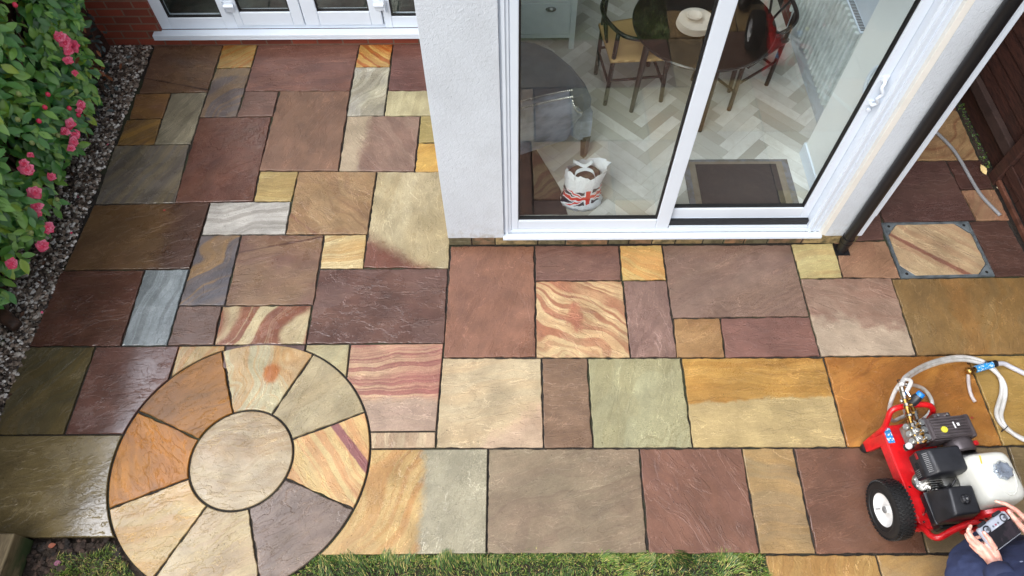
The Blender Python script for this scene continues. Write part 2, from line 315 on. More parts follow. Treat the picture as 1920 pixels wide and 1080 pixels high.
# stone colours: main, second, vein, vein amount, bands per metre, band angle, warp, wetness, zone
TONES = {
'S1':((117,88,76),(129,100,79),(84,62,52),0.2,6,-14,0.1,0.4,((62,44,38),0.8,76,-2.95,4.62,0.006,0.006,0.012,2)),
'S2':((190,165,115),(165,135,85),(175,110,50),0.8,14,38,0.1,0.3,None),
'S3':((122,112,110),(95,85,85),(150,120,85),0.5,9,55,0.3,0.3,((150,125,90),0.7,100,-2.4,4.68,0,0.05,0.1,0)),
'S4':((132,97,78),(148,110,70),(108,74,64),0,12,0,0.1,0.3,None),
'S5':((164,156,142),(142,134,120),(95,88,78),0.4,16,62,0.15,0.3,None),
'S6':((138,109,71),(109,82,63),(172,132,71),0.7,11,38,0.12,0.3,None),
'S7':((123,116,107),(104,96,88),(143,129,107),0.5,10,65,0.15,0.5,None),
'S8':((112,76,68),(94,62,58),(128,92,82),0.25,5,50,0.35,0.4,None),
'S9':((136,96,88),(123,84,77),(105,73,73),0.4,9,8,0.15,0.3,None),
'S10':((212,174,108),(198,152,86),(175,95,40),0.9,13,-40,0.08,0.3,((180,95,35),0.7,60,-1.15,5.0,0,0.05,0.06,0)),
'S11':((206,200,186),(176,172,160),(140,130,115),0.5,9,60,0.35,0.3,None),
'S12':((126,86,82),(112,76,74),(88,60,57),0,12,0,0.1,0.3,None),
'S13':((204,194,164),(180,170,142),(150,138,110),0.3,8,80,0.1,0.3,None),
'S14':((126,94,88),(112,84,78),(88,65,61),0,12,0,0.1,0.3,None),
'S15':((139,104,89),(126,95,81),(112,83,74),0.25,5,70,0.5,0.25,None),
'S16':((152,126,118),(142,114,106),(124,92,86),0.4,6,-52,0.3,0.3,((185,168,140),0.85,175,-1.2,3.9,0,0.07,0.12,0)),
'S17':((180,162,112),(155,138,92),(125,113,78),0,12,0,0.1,0.3,None),
'S18':((212,172,98),(190,148,76),(170,125,60),0.4,10,30,0.2,0.3,None),
'S19':((185,162,112),(160,138,92),(150,120,75),0.5,9,5,0.2,0.3,None),
'S20':((168,138,108),(150,120,90),(130,92,70),0.35,6,-40,0.5,0.3,((128,88,66),0.75,50,-1.58,3.12,0.01,0.01,0.03,2)),
'S21':((190,176,152),(176,160,132),(165,145,115),0.3,4,88,0.2,0.35,((116,66,56),0.92,-123,-0.86,2.86,0,0.13,0.09,0)),
'S22':((202,198,190),(180,176,168),(132,126,116),0.5,10,10,0.25,0.3,None),
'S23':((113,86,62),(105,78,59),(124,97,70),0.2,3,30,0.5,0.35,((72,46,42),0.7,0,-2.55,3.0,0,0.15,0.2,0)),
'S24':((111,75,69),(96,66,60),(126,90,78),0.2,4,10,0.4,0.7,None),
'S25':((166,176,180),(146,156,160),(110,116,118),0.5,9,82,0.15,0.6,None),
'S26':((112,104,104),(88,82,84),(150,115,70),0.65,7,52,0.25,0.4,((84,84,92),0.6,-40,-2.1,2.6,0,0.08,0.15,0)),
'S27':((138,109,88),(117,84,77),(115,88,71),0.3,3,12,0.12,0.4,((92,62,50),0.85,103,-1.7,2.92,0.007,0.006,0.02,2)),
'S28':((208,188,150),(195,168,122),(180,138,85),0.6,12,12,0.12,0.3,None),
'S29':((116,86,80),(104,76,72),(98,70,68),0.4,7,0,0.3,0.6,None),
'S30':((112,86,79),(103,79,74),(78,60,55),0,12,0,0.1,0.3,None),
'S31':((150,100,80),(130,82,68),(205,190,160),0.9,4.5,58,0.35,0.6,None),
'S32':((106,98,78),(96,89,72),(130,109,67),0.4,5,60,0.3,0.8,None),
'S33':((119,85,83),(109,78,75),(137,104,98),0.2,5,10,0.4,0.9,None),
'S34':((190,168,130),(165,140,100),(180,130,80),0.7,9,75,0.25,0.5,None),
'S35':((104,78,78),(89,67,67),(72,54,54),0,12,0,0.1,0.3,None),
'S36':((182,172,142),(160,150,122),(165,135,95),0.3,8,30,0.3,0.3,None),
'S37':((202,168,142),(184,138,122),(154,92,92),0.85,13,6,0.1,0.3,((176,152,132),0.9,-90,-0.78,1.72,0,0.06,0.07,0)),
'S38':((192,168,148),(180,150,128),(210,190,165),0.5,9,85,0.15,0.3,None),
'S39':((138,122,89),(122,107,79),(156,138,102),0.3,4,20,0.4,1.0,None),
'S40':((205,172,122),(190,158,110),(185,125,75),0.5,9,62,0.3,0.4,((172,166,142),0.95,0,-0.55,1.1,0,0.05,0.1,0)),
'S41':((151,135,118),(143,124,108),(137,112,101),0.25,4,20,0.4,0.2,None),
'S42':((138,98,86),(128,90,78),(128,92,86),0.25,5,-60,0.3,0.2,None),
'S43':((168,144,110),(156,130,100),(185,145,92),0.4,4,0,0.3,0.2,None),
'S44':((124,88,74),(112,78,66),(108,80,70),0.2,4,20,0.4,0.4,None),
'S45':((142,122,96),(130,110,88),(99,85,67),0,12,0,0.1,0.3,None),
'S45b':((150,128,95),(129,110,81),(105,89,66),0,12,0,0.1,0.3,None),
'S46':((190,152,98),(178,138,84),(170,120,70),0.35,7,85,0.3,0.3,None),
'S46b':((188,148,92),(176,150,118),(170,120,70),0.35,5,20,0.3,0.3,None),
'S46c':((150,125,100),(129,107,86),(105,87,70),0,12,0,0.1,0.3,None),
'S47':((198,180,156),(190,170,146),(205,168,130),0.22,3,12,0.3,0.2,((198,160,140),0.45,-60,0,1.55,0,0.1,0.2,0)),
'S48':((142,114,98),(128,100,84),(120,95,82),0.3,5,10,0.4,0.3,None),
'S49':((172,168,142),(164,158,130),(150,138,104),0.3,4,70,0.5,0.3,None),
'S50':((196,152,84),(184,138,72),(165,115,50),0.45,9,2,0.12,0.3,((192,175,128),0.75,-88,1.5,1.7,0,0.02,0.06,0)),
'S51':((190,132,66),(172,112,50),(150,92,45),0.35,6,30,0.4,0.5,None),
'S52':((190,155,92),(172,136,74),(133,108,64),0,12,0,0.1,0.3,None),
'S53':((147,104,89),(135,95,81),(122,87,79),0.25,4,70,0.4,0.4,None),
'S54':((136,100,92),(124,88,82),(112,80,80),0.3,8,8,0.25,0.3,None),
'S55':((212,180,120),(196,160,104),(215,150,85),0.6,8,-22,0.25,0.3,None),
'S56':((212,186,150),(204,166,130),(160,98,78),0.85,8.5,-28,0.35,0.2,((172,108,82),0.85,0,0.42,2.31,0.075,0.03,0.1,1)),
'S57':((150,120,116),(138,108,106),(128,98,96),0.3,4,70,0.4,0.4,None),
'S58':((151,124,118),(137,110,101),(126,97,93),0.4,5,25,0.35,0.3,None),
'S59':((176,138,100),(158,118,84),(150,112,74),0.4,7,20,0.35,0.3,None),
'S60':((138,98,92),(134,96,92),(96,68,64),0,12,0,0.1,0.3,None),
'S61':((208,194,150),(196,180,134),(195,155,110),0.35,6,15,0.3,0.3,None),
'S62':((172,136,116),(160,122,102),(150,108,92),0.35,7,45,0.3,0.3,None),
'S63':((168,140,130),(152,122,112),(146,108,98),0.5,6,-22,0.3,0.25,((196,178,154),0.75,-100,2.3,2.25,0,0.1,0.25,0)),
'S64':((146,118,80),(134,108,76),(160,118,66),0.3,2.5,75,0.5,0.35,((170,116,58),0.3,0,3.05,2.2,0.07,0.06,0.1,2)),
'S66':((100,72,68),(86,61,58),(70,50,47),0,12,0,0.1,0.3,None),
'S67':((102,76,74),(94,68,68),(84,60,60),0.2,5,5,0.3,0.3,None),
'S68':((90,62,60),(77,53,51),(62,43,42),0,12,0,0.1,0.3,None),
'S69':((168,134,112),(155,115,95),(145,100,85),0.4,6,60,0.3,0.3,None),
'S70b':((107,77,74),(92,66,63),(74,53,51),0,12,0,0.1,0.3,None),
'S71':((170,140,108),(155,122,95),(128,76,58),0.6,5,28,0.3,0.3,None),
'S72':((130,95,80),(111,81,68),(91,66,56),0,12,0,0.1,0.3,None),
'S65':((206,182,154),(194,166,140),(176,134,112),0.5,5,-38,0.12,0.3,((140,88,74),0.85,52,2.93,2.83,0.018,0.012,0.02,2)),
'C0':((180,160,136),(168,140,108),(205,190,168),0.4,6,5,0.3,0.4,None),
'W1':((198,188,162),(182,172,146),(200,140,75),0.65,7,95,0.5,0.5,((185,110,45),0.95,0,-1.575,1.9,0.055,0.03,0.04,1)),
'W2':((180,166,140),(168,152,126),(160,138,105),0.4,6,45,0.4,0.3,None),
'W3':((212,186,138),(206,170,118),(200,136,92),0.6,11,-52,0.1,0.3,((138,80,82),0.95,40,-1.03,1.44,0.026,0.008,0.012,2)),
'W4':((141,122,116),(128,110,106),(118,99,97),0.35,6,30,0.4,0.4,None),
'W5':((196,178,146),(184,162,128),(170,140,120),0.35,6,30,0.4,0.3,None),
'W6':((200,176,134),(198,170,126),(190,130,60),0.35,7,20,0.3,0.4,((190,135,62),0.8,65,-2.0,1.24,0,0.04,0.09,0)),
'W7':((196,130,38),(178,112,30),(140,92,36),0.4,6,-55,0.3,0.15,None),
'W8':((162,106,27),(144,92,23),(118,80,30),0.35,6,40,0.3,0.12,None),
}
KG = 0.70     # sunlit-picture value -> albedo of the ground stones

def sandstone_group():
    g = bpy.data.node_groups.new('riven_sandstone', 'ShaderNodeTree'); I = g.interface
    for nm, ty in (('A', 'Color'), ('B', 'Color'), ('V', 'Color'), ('Z', 'Color'), ('VAmt', 'Float'), ('Freq', 'Float'), ('Angle', 'Float'), ('Warp', 'Float'), ('Wet', 'Float'), ('Seed', 'Float'),
                   ('ZAmt', 'Float'), ('ZDir', 'Vector'), ('ZPos', 'Vector'), ('ZOff', 'Float'), ('ZSoft', 'Float'), ('ZWarp', 'Float'), ('ZRad', 'Float')):
        I.new_socket(nm, in_out='INPUT', socket_type='NodeSocket' + ty)
    for nm, ty in (('Color', 'Color'), ('Roughness', 'Float'), ('Normal', 'Vector')): I.new_socket(nm, in_out='OUTPUT', socket_type='NodeSocket' + ty)
    t = NT(g); gi = g.nodes.new('NodeGroupInput'); go = g.nodes.new('NodeGroupOutput'); G = gi.outputs
    P = t.n('TexCoord').outputs['Object']
    sv = t.vm('SCALE', (1.7, 0.93, 2.31), G['Seed'])
    PS = t.vm('ADD', P, sv)
    rot = t.n('VectorRotate', {'rotation_type': 'Z_AXIS'}, Vector=P, Angle=t.m('MULTIPLY', G['Angle'], -1.0)).outputs[0]
    QS = t.vm('ADD', rot, sv)
    sep = t.n('SeparateXYZ', None, Vector=rot)
    wv = t.m('MULTIPLY', t.m('SUBTRACT', t.noise(QS, 2.2, 1.5), 0.5), t.m('MULTIPLY', G['Warp'], 1.6))
    wf = t.m('MULTIPLY', t.m('SUBTRACT', t.noise(QS, 11.0, 3.0), 0.5), 0.035)
    tt = t.m('ADD', t.m('ADD', sep.outputs[1], wv), wf)
    b1 = t.noise(None, 1.0, 2.0, 0.55, dims='1D', w=t.m('ADD', t.m('MULTIPLY', tt, G['Freq']), t.m('MULTIPLY', G['Seed'], 7.3)))
    b2 = t.noise(None, 1.0, 3.0, 0.6, dims='1D', w=t.m('ADD', t.m('MULTIPLY', tt, t.m('MULTIPLY', G['Freq'], 4.0)), G['Seed']))
    mott = t.noise(t.vm('MULTIPLY', QS, (0.75, 1.3, 1.0)), 2.2, 6.0, 0.62)
    col = t.mix(t.mr(mott, 0.36, 0.64), G['A'], G['B'])
    fade = t.mr(t.noise(PS, 2.3, 2.0), 0.3, 0.55, 0.45, 1.0)
    col = t.mix(t.m('MULTIPLY', t.m('MULTIPLY', t.mr(b1, 0.475, 0.58), G['VAmt']), fade), col, G['V'])
    col = t.mix(t.m('MULTIPLY', t.mr(b2, 0.55, 0.62), t.m('MULTIPLY', G['VAmt'], 0.45)), col, G['V'])
    # isolated thin dark veins that follow the bedding
    b3 = t.noise(None, 1.0, 1.0, 0.5, dims='1D', w=t.m('ADD', t.m('MULTIPLY', tt, t.m('MULTIPLY', G['Freq'], 1.7)), t.m('MULTIPLY', G['Seed'], 3.1)))
    vein = t.m('SUBTRACT', 1.0, t.mr(t.m('ABSOLUTE', t.m('SUBTRACT', b3, 0.5)), 0.004, 0.022))
    vein = t.m('MULTIPLY', t.m('MULTIPLY', vein, t.mr(t.noise(PS, 1.7, 2.0), 0.45, 0.6)), t.m('ADD', 0.25, t.m('MULTIPLY', G['VAmt'], 0.5)))
    col = t.mix(vein, col, t.vm('SCALE', G['V'], 0.8))
    rel = t.vm('MULTIPLY', t.vm('SUBTRACT', P, G['ZPos']), (1, 1, 0))
    dl = t.m('SUBTRACT', t.vm('DOT_PRODUCT', rel, G['ZDir']), G['ZOff'])
    db = t.m('SUBTRACT', G['ZOff'], t.m('ABSOLUTE', t.m('ADD', dl, G['ZOff'])))
    isb = t.m('GREATER_THAN', G['ZRad'], 1.5); rad = t.m('MINIMUM', G['ZRad'], 1.0)
    dl = t.m('ADD', t.m('MULTIPLY', db, isb), t.m('MULTIPLY', dl, t.m('SUBTRACT', 1.0, isb))); rad = t.m('MULTIPLY', rad, t.m('SUBTRACT', 1.0, isb))
    dr = t.m('SUBTRACT', G['ZOff'], t.vm('LENGTH', t.vm('MULTIPLY', rel, (1.0, 0.75, 0))))
    dd = t.m('ADD', t.m('MULTIPLY', dr, rad), t.m('MULTIPLY', dl, t.m('SUBTRACT', 1.0, rad)))
    dd = t.m('ADD', dd, t.m('MULTIPLY', t.m('SUBTRACT', t.noise(PS, 5.0, 10.0, 0.72), 0.5), t.m('MULTIPLY', G['ZWarp'], 2.4)))
    zsf = t.m('MULTIPLY', G['ZSoft'], 0.6)
    zf = t.mr(dd, t.m('MULTIPLY', zsf, -1.0), zsf)
    col = t.mix(t.m('MULTIPLY', zf, G['ZAmt']), col, G['Z'])
    # fine mineral streaks and grain
    stk = t.noise(t.vm('MULTIPLY', QS, (1.0, 5.5, 1.0)), 9.0, 5.0, 0.65)
    grain = t.noise(PS, 120.0, 4.0, 0.7)
    cloud = t.noise(PS, 5.5, 5.0, 0.6)
    val = t.m('MULTIPLY', t.m('MULTIPLY', t.mr(stk, 0.25, 0.75, 0.93, 1.07), t.mr(grain, 0.25, 0.75, 0.87, 1.13)), t.mr(cloud, 0.3, 0.7, 0.82, 1.16))
    # riven ledges: contour lines of a stretched noise
    rv = t.noise(t.vm('MULTIPLY', QS, (1.0, 2.6, 1.0)), 2.1, 7.0, 0.58, 0.5)
    msk = t.mr(t.noise(PS, 3.6, 2.0), 0.42, 0.54)
    ln = t.m('SUBTRACT', 1.0, t.mr(t.m('ABSOLUTE', t.m('SUBTRACT', rv, 0.53)), 0.001, 0.007))
    rv2 = t.noise(t.vm('MULTIPLY', QS, (2.0, 4.5, 1.0)), 4.0, 5.0, 0.6, 1.2)
    ln2 = t.m('SUBTRACT', 1.0, t.mr(t.m('ABSOLUTE', t.m('SUBTRACT', rv2, 0.55)), 0.001, 0.014))
    lns = t.m('MULTIPLY', t.m('MAXIMUM', ln, t.m('MULTIPLY', ln2, 0.6)), msk)
    val = t.m('MULTIPLY', val, t.m('ADD', 1.0, t.m('MULTIPLY', lns, 0.48)))  # ledge lines brightened in the colour, as painted highlights
    # dark mineral specks
    vo = t.n('TexVoronoi', {'feature': 'F1'}, Vector=PS, Scale=26.0)
    sp = t.m('MULTIPLY', t.m('LESS_THAN', vo.outputs['Distance'], t.m('MULTIPLY', t.noise(PS, 14.0, 1.0), 0.16)), t.mr(t.noise(PS, 7.0, 1.0), 0.55, 0.6))
    val = t.m('MULTIPLY', val, t.m('SUBTRACT', 1.0, t.m('MULTIPLY', sp, 0.5)))
    # damp film: darker and glossier in patches
    wn_ = t.mr(t.noise(PS, 1.9, 4.0, 0.55), 0.40, 0.56)
    wet = t.m('MULTIPLY', wn_, G['Wet'])
    val = t.m('MULTIPLY', val, t.m('SUBTRACT', 1.0, t.m('MULTIPLY', wet, 0.16)))
    hsn = t.n('HueSaturation', None, Saturation=0.98, Color=t.vm('SCALE', col, val)); out = hsn.outputs[0]
    t.set(go.inputs['Color'], out)
    rr = t.m('ADD', t.m('SUBTRACT', 0.43, t.m('MULTIPLY', wet, 0.30)), t.m('MULTIPLY', t.m('SUBTRACT', grain, 0.5), 0.2))
    rr = t.m('SUBTRACT', rr, t.m('MULTIPLY', G['Wet'], 0.08))
    pud = t.m('MULTIPLY', t.mr(t.noise(PS, 5.0, 6.0, 0.6), 0.50, 0.53), t.mr(G['Wet'], 0.15, 0.8))
    rr = t.m('MULTIPLY', rr, t.m('SUBTRACT', 1.0, t.m('MULTIPLY', pud, 0.72)))
    t.set(go.inputs['Roughness'], rr)
    h = t.m('ADD', t.m('MULTIPLY', t.mr(rv, 0.52, 0.54), 0.55), t.m('MULTIPLY', t.mr(rv, 0.61, 0.625), 0.5))
    h = t.m('ADD', h, t.m('MULTIPLY', t.mr(rv2, 0.54, 0.56), 0.28))
    h = t.m('ADD', h, t.m('MULTIPLY', mott, 1.6)); h = t.m('ADD', h, t.m('MULTIPLY', stk, 0.15)); h = t.m('ADD', h, t.m('MULTIPLY', grain, 0.10))
    bp = t.n('Bump', None, Strength=0.7, Distance=0.0042, Height=h)
    t.set(go.inputs['Normal'], bp)
    return g
SG = sandstone_group()

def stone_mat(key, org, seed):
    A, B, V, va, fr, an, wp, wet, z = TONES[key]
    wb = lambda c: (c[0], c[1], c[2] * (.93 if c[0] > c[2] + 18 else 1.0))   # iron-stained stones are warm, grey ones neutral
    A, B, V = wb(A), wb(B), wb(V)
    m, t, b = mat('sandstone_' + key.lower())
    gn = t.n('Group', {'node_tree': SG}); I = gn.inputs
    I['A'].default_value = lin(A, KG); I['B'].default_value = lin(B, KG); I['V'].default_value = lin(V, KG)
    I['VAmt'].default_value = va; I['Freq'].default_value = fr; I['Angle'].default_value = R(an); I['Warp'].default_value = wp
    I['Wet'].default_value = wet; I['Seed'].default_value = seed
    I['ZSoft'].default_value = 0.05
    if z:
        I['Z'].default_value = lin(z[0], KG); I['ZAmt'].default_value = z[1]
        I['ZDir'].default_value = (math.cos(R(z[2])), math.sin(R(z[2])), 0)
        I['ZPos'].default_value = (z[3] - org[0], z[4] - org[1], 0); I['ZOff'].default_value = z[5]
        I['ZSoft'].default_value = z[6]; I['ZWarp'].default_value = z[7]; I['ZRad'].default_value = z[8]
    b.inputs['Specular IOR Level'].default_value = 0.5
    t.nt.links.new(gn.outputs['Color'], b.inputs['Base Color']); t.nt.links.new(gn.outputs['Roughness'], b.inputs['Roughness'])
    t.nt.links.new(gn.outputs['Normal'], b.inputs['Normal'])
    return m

# ------------------------------------------------------------------ paving
CC = Vector((-1.6605, 1.335)); CR = 0.772; CI = 0.305    # circle feature: centre, outer and inner radius

def rough_outline(poly, step=0.018, amp=0.0030, sd=0):
    """resample a closed outline and shake it a little, as hand-cut stone edges"""
    out = []; n = len(poly)
    for i in range(n):
        a, b = Vector(poly[i]), Vector(poly[(i + 1) % n]); L = (b - a).length; k = max(1, int(L / step)); d = (b - a).normalized() if L > 0 else Vector((1, 0)); nn = Vector((-d.y, d.x))
        for j in range(k):
            p = a.lerp(b, j / k)
            if j: p = p + nn * (noise.noise(Vector((p.x * 17, p.y * 17, sd))) * amp * 2.2 + noise.noise(Vector((p.x * 60, p.y * 60, sd + 5))) * amp)
            out.append((p.x, p.y))
    return out

def cut_by_circle(poly, c, r):
    dense = []; n = len(poly)
    for i in range(n):
        a, b = Vector(poly[i]), Vector(poly[(i + 1) % n]); k = max(1, int((b - a).length / 0.004))
        dense += [a.lerp(b, j / k) for j in range(k)]
    ins = [(p - c).length < r for p in dense]
    if not any(ins): return poly
    N = len(dense); s = next(i for i in range(N) if not ins[i] and ins[(i + 1) % N])
    seq = [dense[(s + i) % N] for i in range(N)]; fl = [ins[(s + i) % N] for i in range(N)]
    j = 1
    while j < N and fl[j]: j += 1
    p0, p1 = seq[0], seq[j % N]; a0 = math.atan2(*(p0 - c).yx); a1 = math.atan2(*(p1 - c).yx)
    d = (a1 - a0 + math.pi) % (2 * math.pi) - math.pi
    arc = [c + Vector((math.cos(a0 + d * q / 24), math.sin(a0 + d * q / 24))) * r for q in range(25)]
    keep = [q for q in seq[j + 2:-2]]; out = arc + keep[::6]
    # keep true corners
    res = []
    for p in out: res.append((p.x, p.y))
    for q in poly:
        v = Vector(q)
        if (v - c).length >= r:
            k = min(range(len(res)), key=lambda i: (Vector(res[i]) - v).length); 
            if k > 24: res[k] = (v.x, v.y)
    return res

def slab_mesh(poly, org, key, top=0.0, thick=0.032, amp=0.0030):
    bm = BM(); o = Vector(org); sd = sum(map(ord, key)) * 0.37
    pl = rough_outline(poly, amp=amp, sd=sd); n = len(pl); cx = sum(p[0] for p in pl) / n; cy = sum(p[1] for p in pl) / n
    area = sum(pl[i][0] * pl[(i + 1) % n][1] - pl[(i + 1) % n][0] * pl[i][1] for i in range(n))
    if area < 0: pl = pl[::-1]
    def inset(d):
        r = []
        for i in range(n):
            a, b, c = Vector(pl[i - 1]), Vector(pl[i]), Vector(pl[(i + 1) % n]); t1 = (b - a).normalized(); t2 = (c - b).normalized()
            nn = (Vector((-t1.y, t1.x)) + Vector((-t2.y, t2.x)));  nn = nn / max(0.6, nn.length_squared / 2)
            dd = d * (0.6 + 0.9 * abs(noise.noise(Vector((b.x * 30, b.y * 30, sd + 9)))))
            r.append(b + nn * dd)
        return r
    tx, ty = rnd.uniform(-1, 1) * 0.0035, rnd.uniform(-1, 1) * 0.0035
    zt = lambda p, dz: top + dz + (p[0] - cx) * tx + (p[1] - cy) * ty
    rings = [[bm.verts.new((p[0] - o.x, p[1] - o.y, -thick)) for p in pl]]
    for d, dz in ((0.0, -0.0065), (0.0016, -0.002), (0.0055, 0.0)):
        q = inset(d) if d else [Vector(p) for p in pl]
        rings.append([bm.verts.new((p[0] - o.x, p[1] - o.y, zt(p, dz))) for p in q])
    for A_, B_ in zip(rings, rings[1:]):
        for k in range(n): bm.faces.new((A_[k], A_[(k + 1) % n], B_[(k + 1) % n], B_[k]))
    f = bm.faces.new(rings[-1])
    return bm

def add_slab(name, key, poly, parent, label=None, top=None, amp=0.0030):
    cx = sum(p[0] for p in poly) / len(poly); cy = sum(p[1] for p in poly) / len(poly)
    bm = slab_mesh(poly, (cx, cy), key, rnd.uniform(-0.0022, 0.0018) if top is None else top, amp=amp)
    o = obj(name, bm, stone_mat(key, (cx, cy), (sum(map(ord, key)) * 1.37 + len(key)) % 19.0), None)
    o.location = (cx, cy, 0)
    if parent:
        o.parent = parent; o.location = (cx - parent.location.x, cy - parent.location.y, -parent.location.z)
    if label: o['label'] = label
    return o

patio = tag(empty('patio', (0, 2, 0)), kind='structure')
grout, t, b = mat('jointing_mortar')
Pg = t.n('TexCoord').outputs['Object']
gc = t.mix(t.mr(t.noise(Pg, 9.0, 6.0, 0.7), 0.35, 0.7), lin((44, 38, 32)), lin((14, 13, 12)))
gc = t.mix(t.m('MULTIPLY', t.mr(t.noise(Pg, 2.6, 5.0, 0.6), 0.52, 0.62), 0.6), gc, lin((50, 58, 32)))
t.set(b.inputs['Base Color'], t.mix(t.mr(t.noise(Pg, 210.0, 2.0), 0.66, 0.72), gc, lin((120, 108, 92))))
b.inputs['Roughness'].default_value = 0.8
t.set(b.inputs['Normal'], t.n('Bump', None, Strength=0.8, Distance=0.004, Height=t.noise(Pg, 150.0, 4.0, 0.7)))
bm = BM()
pol = [(-3.235, 5.094), (-3.235, 0.90), (-2.32, 0.90), (-2.05, 0.78), (1.395, 0.78), (1.41, 0.30), (3.66, 0.30), (3.66, 5.094)]
prism(bm, pol, -0.05, -0.0135)
o = obj('joint_bed', bm, grout, patio, world=True)
SLAB_LABELS = {'S10': 'orange streaked slab', 'S18': 'small honey yellow slab', 'S21': 'cream slab with one dark red corner', 'S25': 'narrow pale blue-grey slab', 'S31': 'red slab with pale cream bands',
 'S37': 'slab striped in pink, cream and purple', 'S40': 'slab half orange and half grey-green', 'S49': 'pale green-grey square slab', 'S50': 'long golden slab with a paler near half', 'S51': 'deep orange slab',
 'S55': 'small yellow slab', 'S56': 'cream slab with swirling red-brown bands', 'S64': 'large olive-brown slab', 'S39': 'wet olive-brown slab with white glare', 'S26': 'blue-grey slab with ochre streaks', 'S2': 'small tan slab with orange veins'}
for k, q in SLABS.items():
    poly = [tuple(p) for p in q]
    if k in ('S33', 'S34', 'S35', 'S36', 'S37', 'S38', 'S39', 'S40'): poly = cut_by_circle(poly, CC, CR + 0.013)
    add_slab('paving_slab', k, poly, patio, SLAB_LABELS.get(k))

circle = thing('paving_circle', 'round paving feature of eight wedge slabs around a disc, beside the grass', 'paving circle', (CC.x, CC.y, 0))
joints = [110.6, 64.6, 22.4, -22.9, -70.9, -117.6, -157.6, -203.4]
WL = {'W1': 'cream wedge with an orange ring mark', 'W3': 'yellow wedge crossed by a purple band', 'W4': 'grey-purple wedge', 'W7': 'bright orange wedge', 'W8': 'dark orange-brown wedge'}
for i in range(8):
    a0, a1 = R(joints[i]), R(joints[(i + 1) % 8] - (360 if i == 7 else 0))
    r0, r1 = CI + 0.013, CR; g0, g1 = 0.0062 / r0, 0.0062 / r1
    pl = [(CC.x + r1 * math.cos(a0 - g1 + (a1 - a0 + 2 * g1) * j / 20), CC.y + r1 * math.sin(a0 - g1 + (a1 - a0 + 2 * g1) * j / 20)) for j in range(21)]
    pl += [(CC.x + r0 * math.cos(a1 + g0 + (a0 - a1 - 2 * g0) * j / 12), CC.y + r0 * math.sin(a1 + g0 + (a0 - a1 - 2 * g0) * j / 12)) for j in range(13)]
    add_slab('wedge_stone', 'W%d' % (i + 1), pl, circle, WL.get('W%d' % (i + 1)))
add_slab('centre_stone', 'C0', [(CC.x + CI * math.cos(R(a)), CC.y + CI * math.sin(R(a))) for a in range(0, 360, 6)], circle)
bm = BM(); prism(bm, [(CC.x + (CR + .004) * math.cos(R(a)), CC.y + (CR + .004) * math.sin(R(a))) for a in range(0, 360, 4)], -0.05, -0.0125)
obj('joint_bed', bm, grout, circle, world=True)

# ------------------------------------------------------------------ manhole cover with an inset stone
mh = thing('manhole_cover', 'recessed drain cover with a pink-veined stone inlay and grey metal corners, by the downpipe', 'manhole cover', (3.03, 2.85, 0))
q = [Vector(p) for p in ((2.702, 3.083), (3.343, 3.091), (3.366, 2.617), (2.712, 2.604))]
galv = simple('galvanised_steel', (118, 128, 134), 0.42, 0.25, 0.2, 14.0, bump=0.2, k=1.0, col2=(84, 92, 98))
black_hole = simple('dark_recess', (14, 14, 14), 0.9)
bm = BM()
cq = sum(q, Vector((0, 0))) / 4
ins = lambda p, d: p + (cq - p).normalized() * d
for i in range(4):
    a, b_ = q[i], q[(i + 1) % 4]; n_ = (b_ - a).normalized(); m_ = Vector((-n_.y, n_.x)) * (-1)
    for off, wd, z1 in ((0.0, 0.006, 0.0025), (0.010, 0.007, 0.001)):
        p0, p1 = a + n_ * off + m_ * off, b_ - n_ * off + m_ * off
        prism(bm, [tuple(p0), tuple(p1), tuple(p1 + m_ * wd - n_ * wd), tuple(p0 + m_ * wd + n_ * wd)], -0.03, z1)
obj('frame', bm, galv, mh, world=True)
bm = BM(); qq = [ins(p, 0.004) for p in q]; prism(bm, [tuple(p) for p in qq], -0.045, -0.012); obj('tray', bm, galv, mh, world=True)
o8 = []
for i in range(4):
    p = ins(q[i], 0.026); a = ins(q[i - 1], 0.026); c = ins(q[(i + 1) % 4], 0.026); k = 0.092
    o8 += [tuple(p + (a - p).normalized() * k), tuple(p + (c - p).normalized() * k)]
add_slab('stone_inlay', 'S65', o8, mh, top=-0.001, amp=0.002)
for i in range(4):
    p = ins(q[i], 0.024); a = ins(q[i - 1], 0.024); c = ins(q[(i + 1) % 4], 0.024); k = 0.086
    bm = BM(); prism(bm, [tuple(p), tuple(p + (a - p).normalized() * k), tuple(p + (c - p).normalized() * k)], -0.02, 0.0015, 0.001)
    cp = obj('corner_plate', bm, galv, mh, world=True)
    h = ins(q[i], 0.056); bm = BM()
    lathe(bm, [(0.0001, 0.0022), (0.011, 0.0022), (0.011, -0.006)], (h.x, h.y, 0), (0, 0, 1), 14)
    obj('key_hole', bm, black_hole, cp, world=True)
# ------------------------------------------------------------------ ground
soil, t, b = mat('garden_soil')
Pg = t.n('TexCoord').outputs['Object']
t.set(b.inputs['Base Color'], t.mix(t.mr(t.noise(Pg, 7.0, 7.0, 0.7), 0.35, 0.68), lin((62, 50, 40)), lin((34, 27, 22))))
b.inputs['Roughness'].default_value = 0.85
t.set(b.inputs['Normal'], t.n('Bump', None, Strength=1.0, Distance=0.02, Height=t.noise(Pg, 38.0, 7.0, 0.7)))
bm = BM()
vs = [bm.verts.new(p) for p in ((-400, -400, -0.055), (400, -400, -0.055), (400, 400, -0.055), (-400, 400, -0.055))]; bm.faces.new(vs)
tag(obj('ground', bm, soil), kind='structure')

